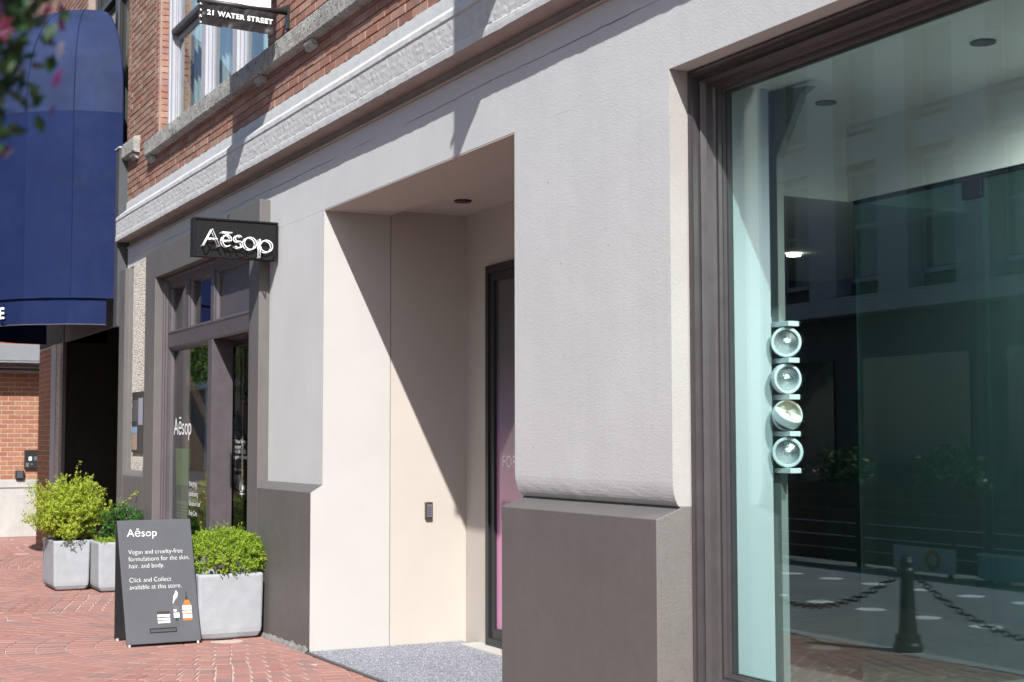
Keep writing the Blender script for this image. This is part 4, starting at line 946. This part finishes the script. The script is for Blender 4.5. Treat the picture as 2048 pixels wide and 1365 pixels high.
for i, (x, y, h) in enumerate(((-34.5, -11.6, 6.2), (-50.0, -11.5, 6.6), (-60, -11.8, 7.0))):
    t = thing('street_tree', (x, y, 0), ['leafy street tree across the road nearest the camera, seen only in reflections', 'leafy street tree across the road in the middle, seen only in reflections', 'leafy street tree across the road farthest away, seen only in reflections'][i], 'tree')
    tk = MB().tube([(x, y, 0), (x+.05, y, 1.6), (x, y+.05, 3.0), (x, y, h-1)], [.16, .13, .10, .04], 8)
    for k in range(8):
        a = k*.8; tk.tube([(x, y, 2.4+k*.25), (x+1.1*math.cos(a), y+1.1*math.sin(a), 3.4+k*.3)], [.05, .02], 5)
    build('trunk', tk, BARK, t); fb = MB()
    for k in range(2600):
        v = rv(); cl = Vector((fn3(k % 40, i, 1)*1.2, fn3(k % 40, i, 7)*1.2, fn3(k % 40, i, 13)*1.4))
        p = Vector((x, y, h-1.6))+cl+Vector((v.x*1.6, v.y*1.6, v.z*1.7))*rnd.random()**.4; leaf(fb, p, rv(), rv(), .20, .13)
    build('crown', fb, TLEAF, t, normals=False)
gl = thing('globe_lamp', (-58.0, -10.9, 0), 'street lamp with a cluster of white globes, seen in the shop side window', 'street lamp')
build('post', MB().lathe([(.14, 0), (.12, .4), (.06, .6), (.05, 3.2), (.07, 3.25)], (-58, -10.9, 0), 12), BLACK, gl)
for k, (dx, dz) in enumerate(((0, 3.75), (-.45, 3.35), (.45, 3.35), (-.2, 3.3), (.2, 3.3))):
    build('globe', MB().lathe([(.02, -.15), (.10, -.11), (.15, 0), (.10, .11), (.02, .15)], (-58+dx, -10.9, dz), 14), plain('globe_white', (.85, .85, .83), .3), gl, smooth=True)
    build('arm', MB().tube([(-58, -10.9, 3.1), (-58+dx, -10.9, dz-.15)], .02, 5), BLACK, gl)
# patio edge across the road
FARLEAF = leafmat('far_bush_leaf', (.012, .034, .010), (.03, .07, .02), .2)
t = thing('patio_fence', (-18, -8.9, -.12), 'dark timber patio fence along the far side of the road, seen in the window', 'fence')
PFM = mat('dark_stained_timber', (.030, .024, .020), .7, .25, 4, .2)
for k in range(6): build('board', MB().box(-34, -6, -8.9, -8.87, -.06+k*.18, .10+k*.18), PFM, t)
for k in range(13): build('post', MB().box(-34+k*2.32, -33.9+k*2.32, -8.97, -8.902, -.12, 1.06), PFM, t)
for i in range(6):
    x = -22.5+i*2.1; t = thing('patio_bush', (x, -9.35, -.12), f'{NTH[i]} dark bush from the awning end behind the far patio fence', 'bush', 'bushes behind the patio fence across the road')
    fb = MB()
    for k in range(380):
        v = rv(); p = Vector((x, -9.35, 1.15))+Vector((v.x*.6, v.y*.3, v.z*.42))*rnd.random()**.4; leaf(fb, p, rv(), rv(), .12, .07)
    build('foliage', fb, FARLEAF, t, normals=False); build('stem', MB().tube([(x, -9.35, -.12), (x, -9.35, 1.1)], .03, 6), BARK, t)
t = thing('patio_sign', (-13.8, -8.6, -.12), 'white patio sign with an orange ring across the road, seen in the window', 'sign')
build('board', MB().box(-14.36, -13.3, -8.62, -8.58, -.04, .26), plain('sign_grey_blue', (.30, .36, .42), .6), t); build('ring', MB().tube([(-13.65+.1*math.cos(a*.3927), -8.57, .11+.1*math.sin(a*.3927)) for a in range(17)], .025, 6, False), plain('orange_paint', (.35, .10, .03), .5), t)
build('leg', MB().box(-14.3, -14.26, -8.62, -8.58, -.12, -.04), BLACK, t); build('leg', MB().box(-13.4, -13.36, -8.62, -8.58, -.12, -.04), BLACK, t)
t = thing('blue_barrier', (-11.2, -8.6, -.12), 'blue street barrier panel across the road, seen in the window', 'barrier')
build('panel', MB().box(-12.9, -10.2, -8.63, -8.57, -.05, .22), plain('barrier_blue', (.06, .20, .36), .5), t); build('rail', MB().box(-12.9, -10.2, -8.65, -8.55, .22, .25), GREYP, t)
for xx in (-12.7, -10.4): build('foot', MB().box(xx-.03, xx+.03, -8.85, -8.35, -.12, -.06), BLACK, t)
# hanging flower basket on its post, close to the camera
lp = thing('basket_post', (-2.06, -4.42, -.12), 'black kerb post with an arm holding the flower basket, left of the view', 'post')
build('pole', MB().lathe([(.10, -.12), (.09, .2), (.05, .3), (.045, 3.3), (.06, 3.32)], (-2.06, -4.40, 0), 14), BLACK, lp); build('arm', MB().tube([(-2.06, -4.40, 3.2), (-2.02, -3.865, 3.25)], .018, 8), BLACK, lp)
hb = Vector((-2.02, -3.836, 2.305)); t = thing('hanging_basket', (hb.x, hb.y, hb.z-.2), 'hanging basket of pink, red and violet flowers close by at the upper left', 'flower basket')
build('bowl', MB().lathe([(.02, -.20), (.16, -.15), (.23, -.02), (.24, .02)], hb, 20), BARK, t, smooth=True)
for k in range(3): a = k*2.09; build('chain', MB().tube([hb+Vector((.23*math.cos(a), .23*math.sin(a), .02)), Vector((-2.02, -3.865, 3.24))], .004, 5), BLACK, t)
fb = MB()
for k in range(8500):
    v = rv(); p = hb+Vector((v.x*.335, v.y*.335, v.z*.27-.03-(.15 if rnd.random() < .3 else 0)))*1.0
    p = hb+(p-hb)*rnd.uniform(.72, 1.0); leaf(fb, p, rv(), rv(), .03, .018)
build('foliage', fb, leafmat('basket_leaf', (.010, .028, .008), (.03, .075, .02), .2), t, normals=False)
fme = MB()
for k in range(6): a = k*1.047; fme.add([(0, 0, 0), (.014*math.cos(a-.45), .014*math.sin(a-.45), .006), (.026*math.cos(a), .026*math.sin(a), .010), (.014*math.cos(a+.45), .014*math.sin(a+.45), .006)], [(0, 1, 2, 3)])
fcols = [(.22, .01, .02), (.24, .015, .10), (.14, .03, .24), (.36, .34, .38), (.26, .05, .10), (.20, .015, .15)]; fms = []
for c in fcols:
    q = bpy.data.meshes.new('flower'); q.from_pydata(fme.v, [], fme.f); q.materials.append(leafmat('petal', c, sc(c, 1.2), .3)); fms.append(q)
for k in range(230):
    v = rv(); v.z = v.z*.9-.1
    p = Vector((v.x*.36, v.y*.36, v.z*.29-.02-(.1 if rnd.random() < .3 else 0)))+Vector((0, 0, .2))
    link_copy(rnd.choice(fms), 'flower', t, Matrix.Translation(p) @ v.to_track_quat('Z', 'Y').to_matrix().to_4x4() @ Matrix.Scale(rnd.uniform(.45, .8), 4))
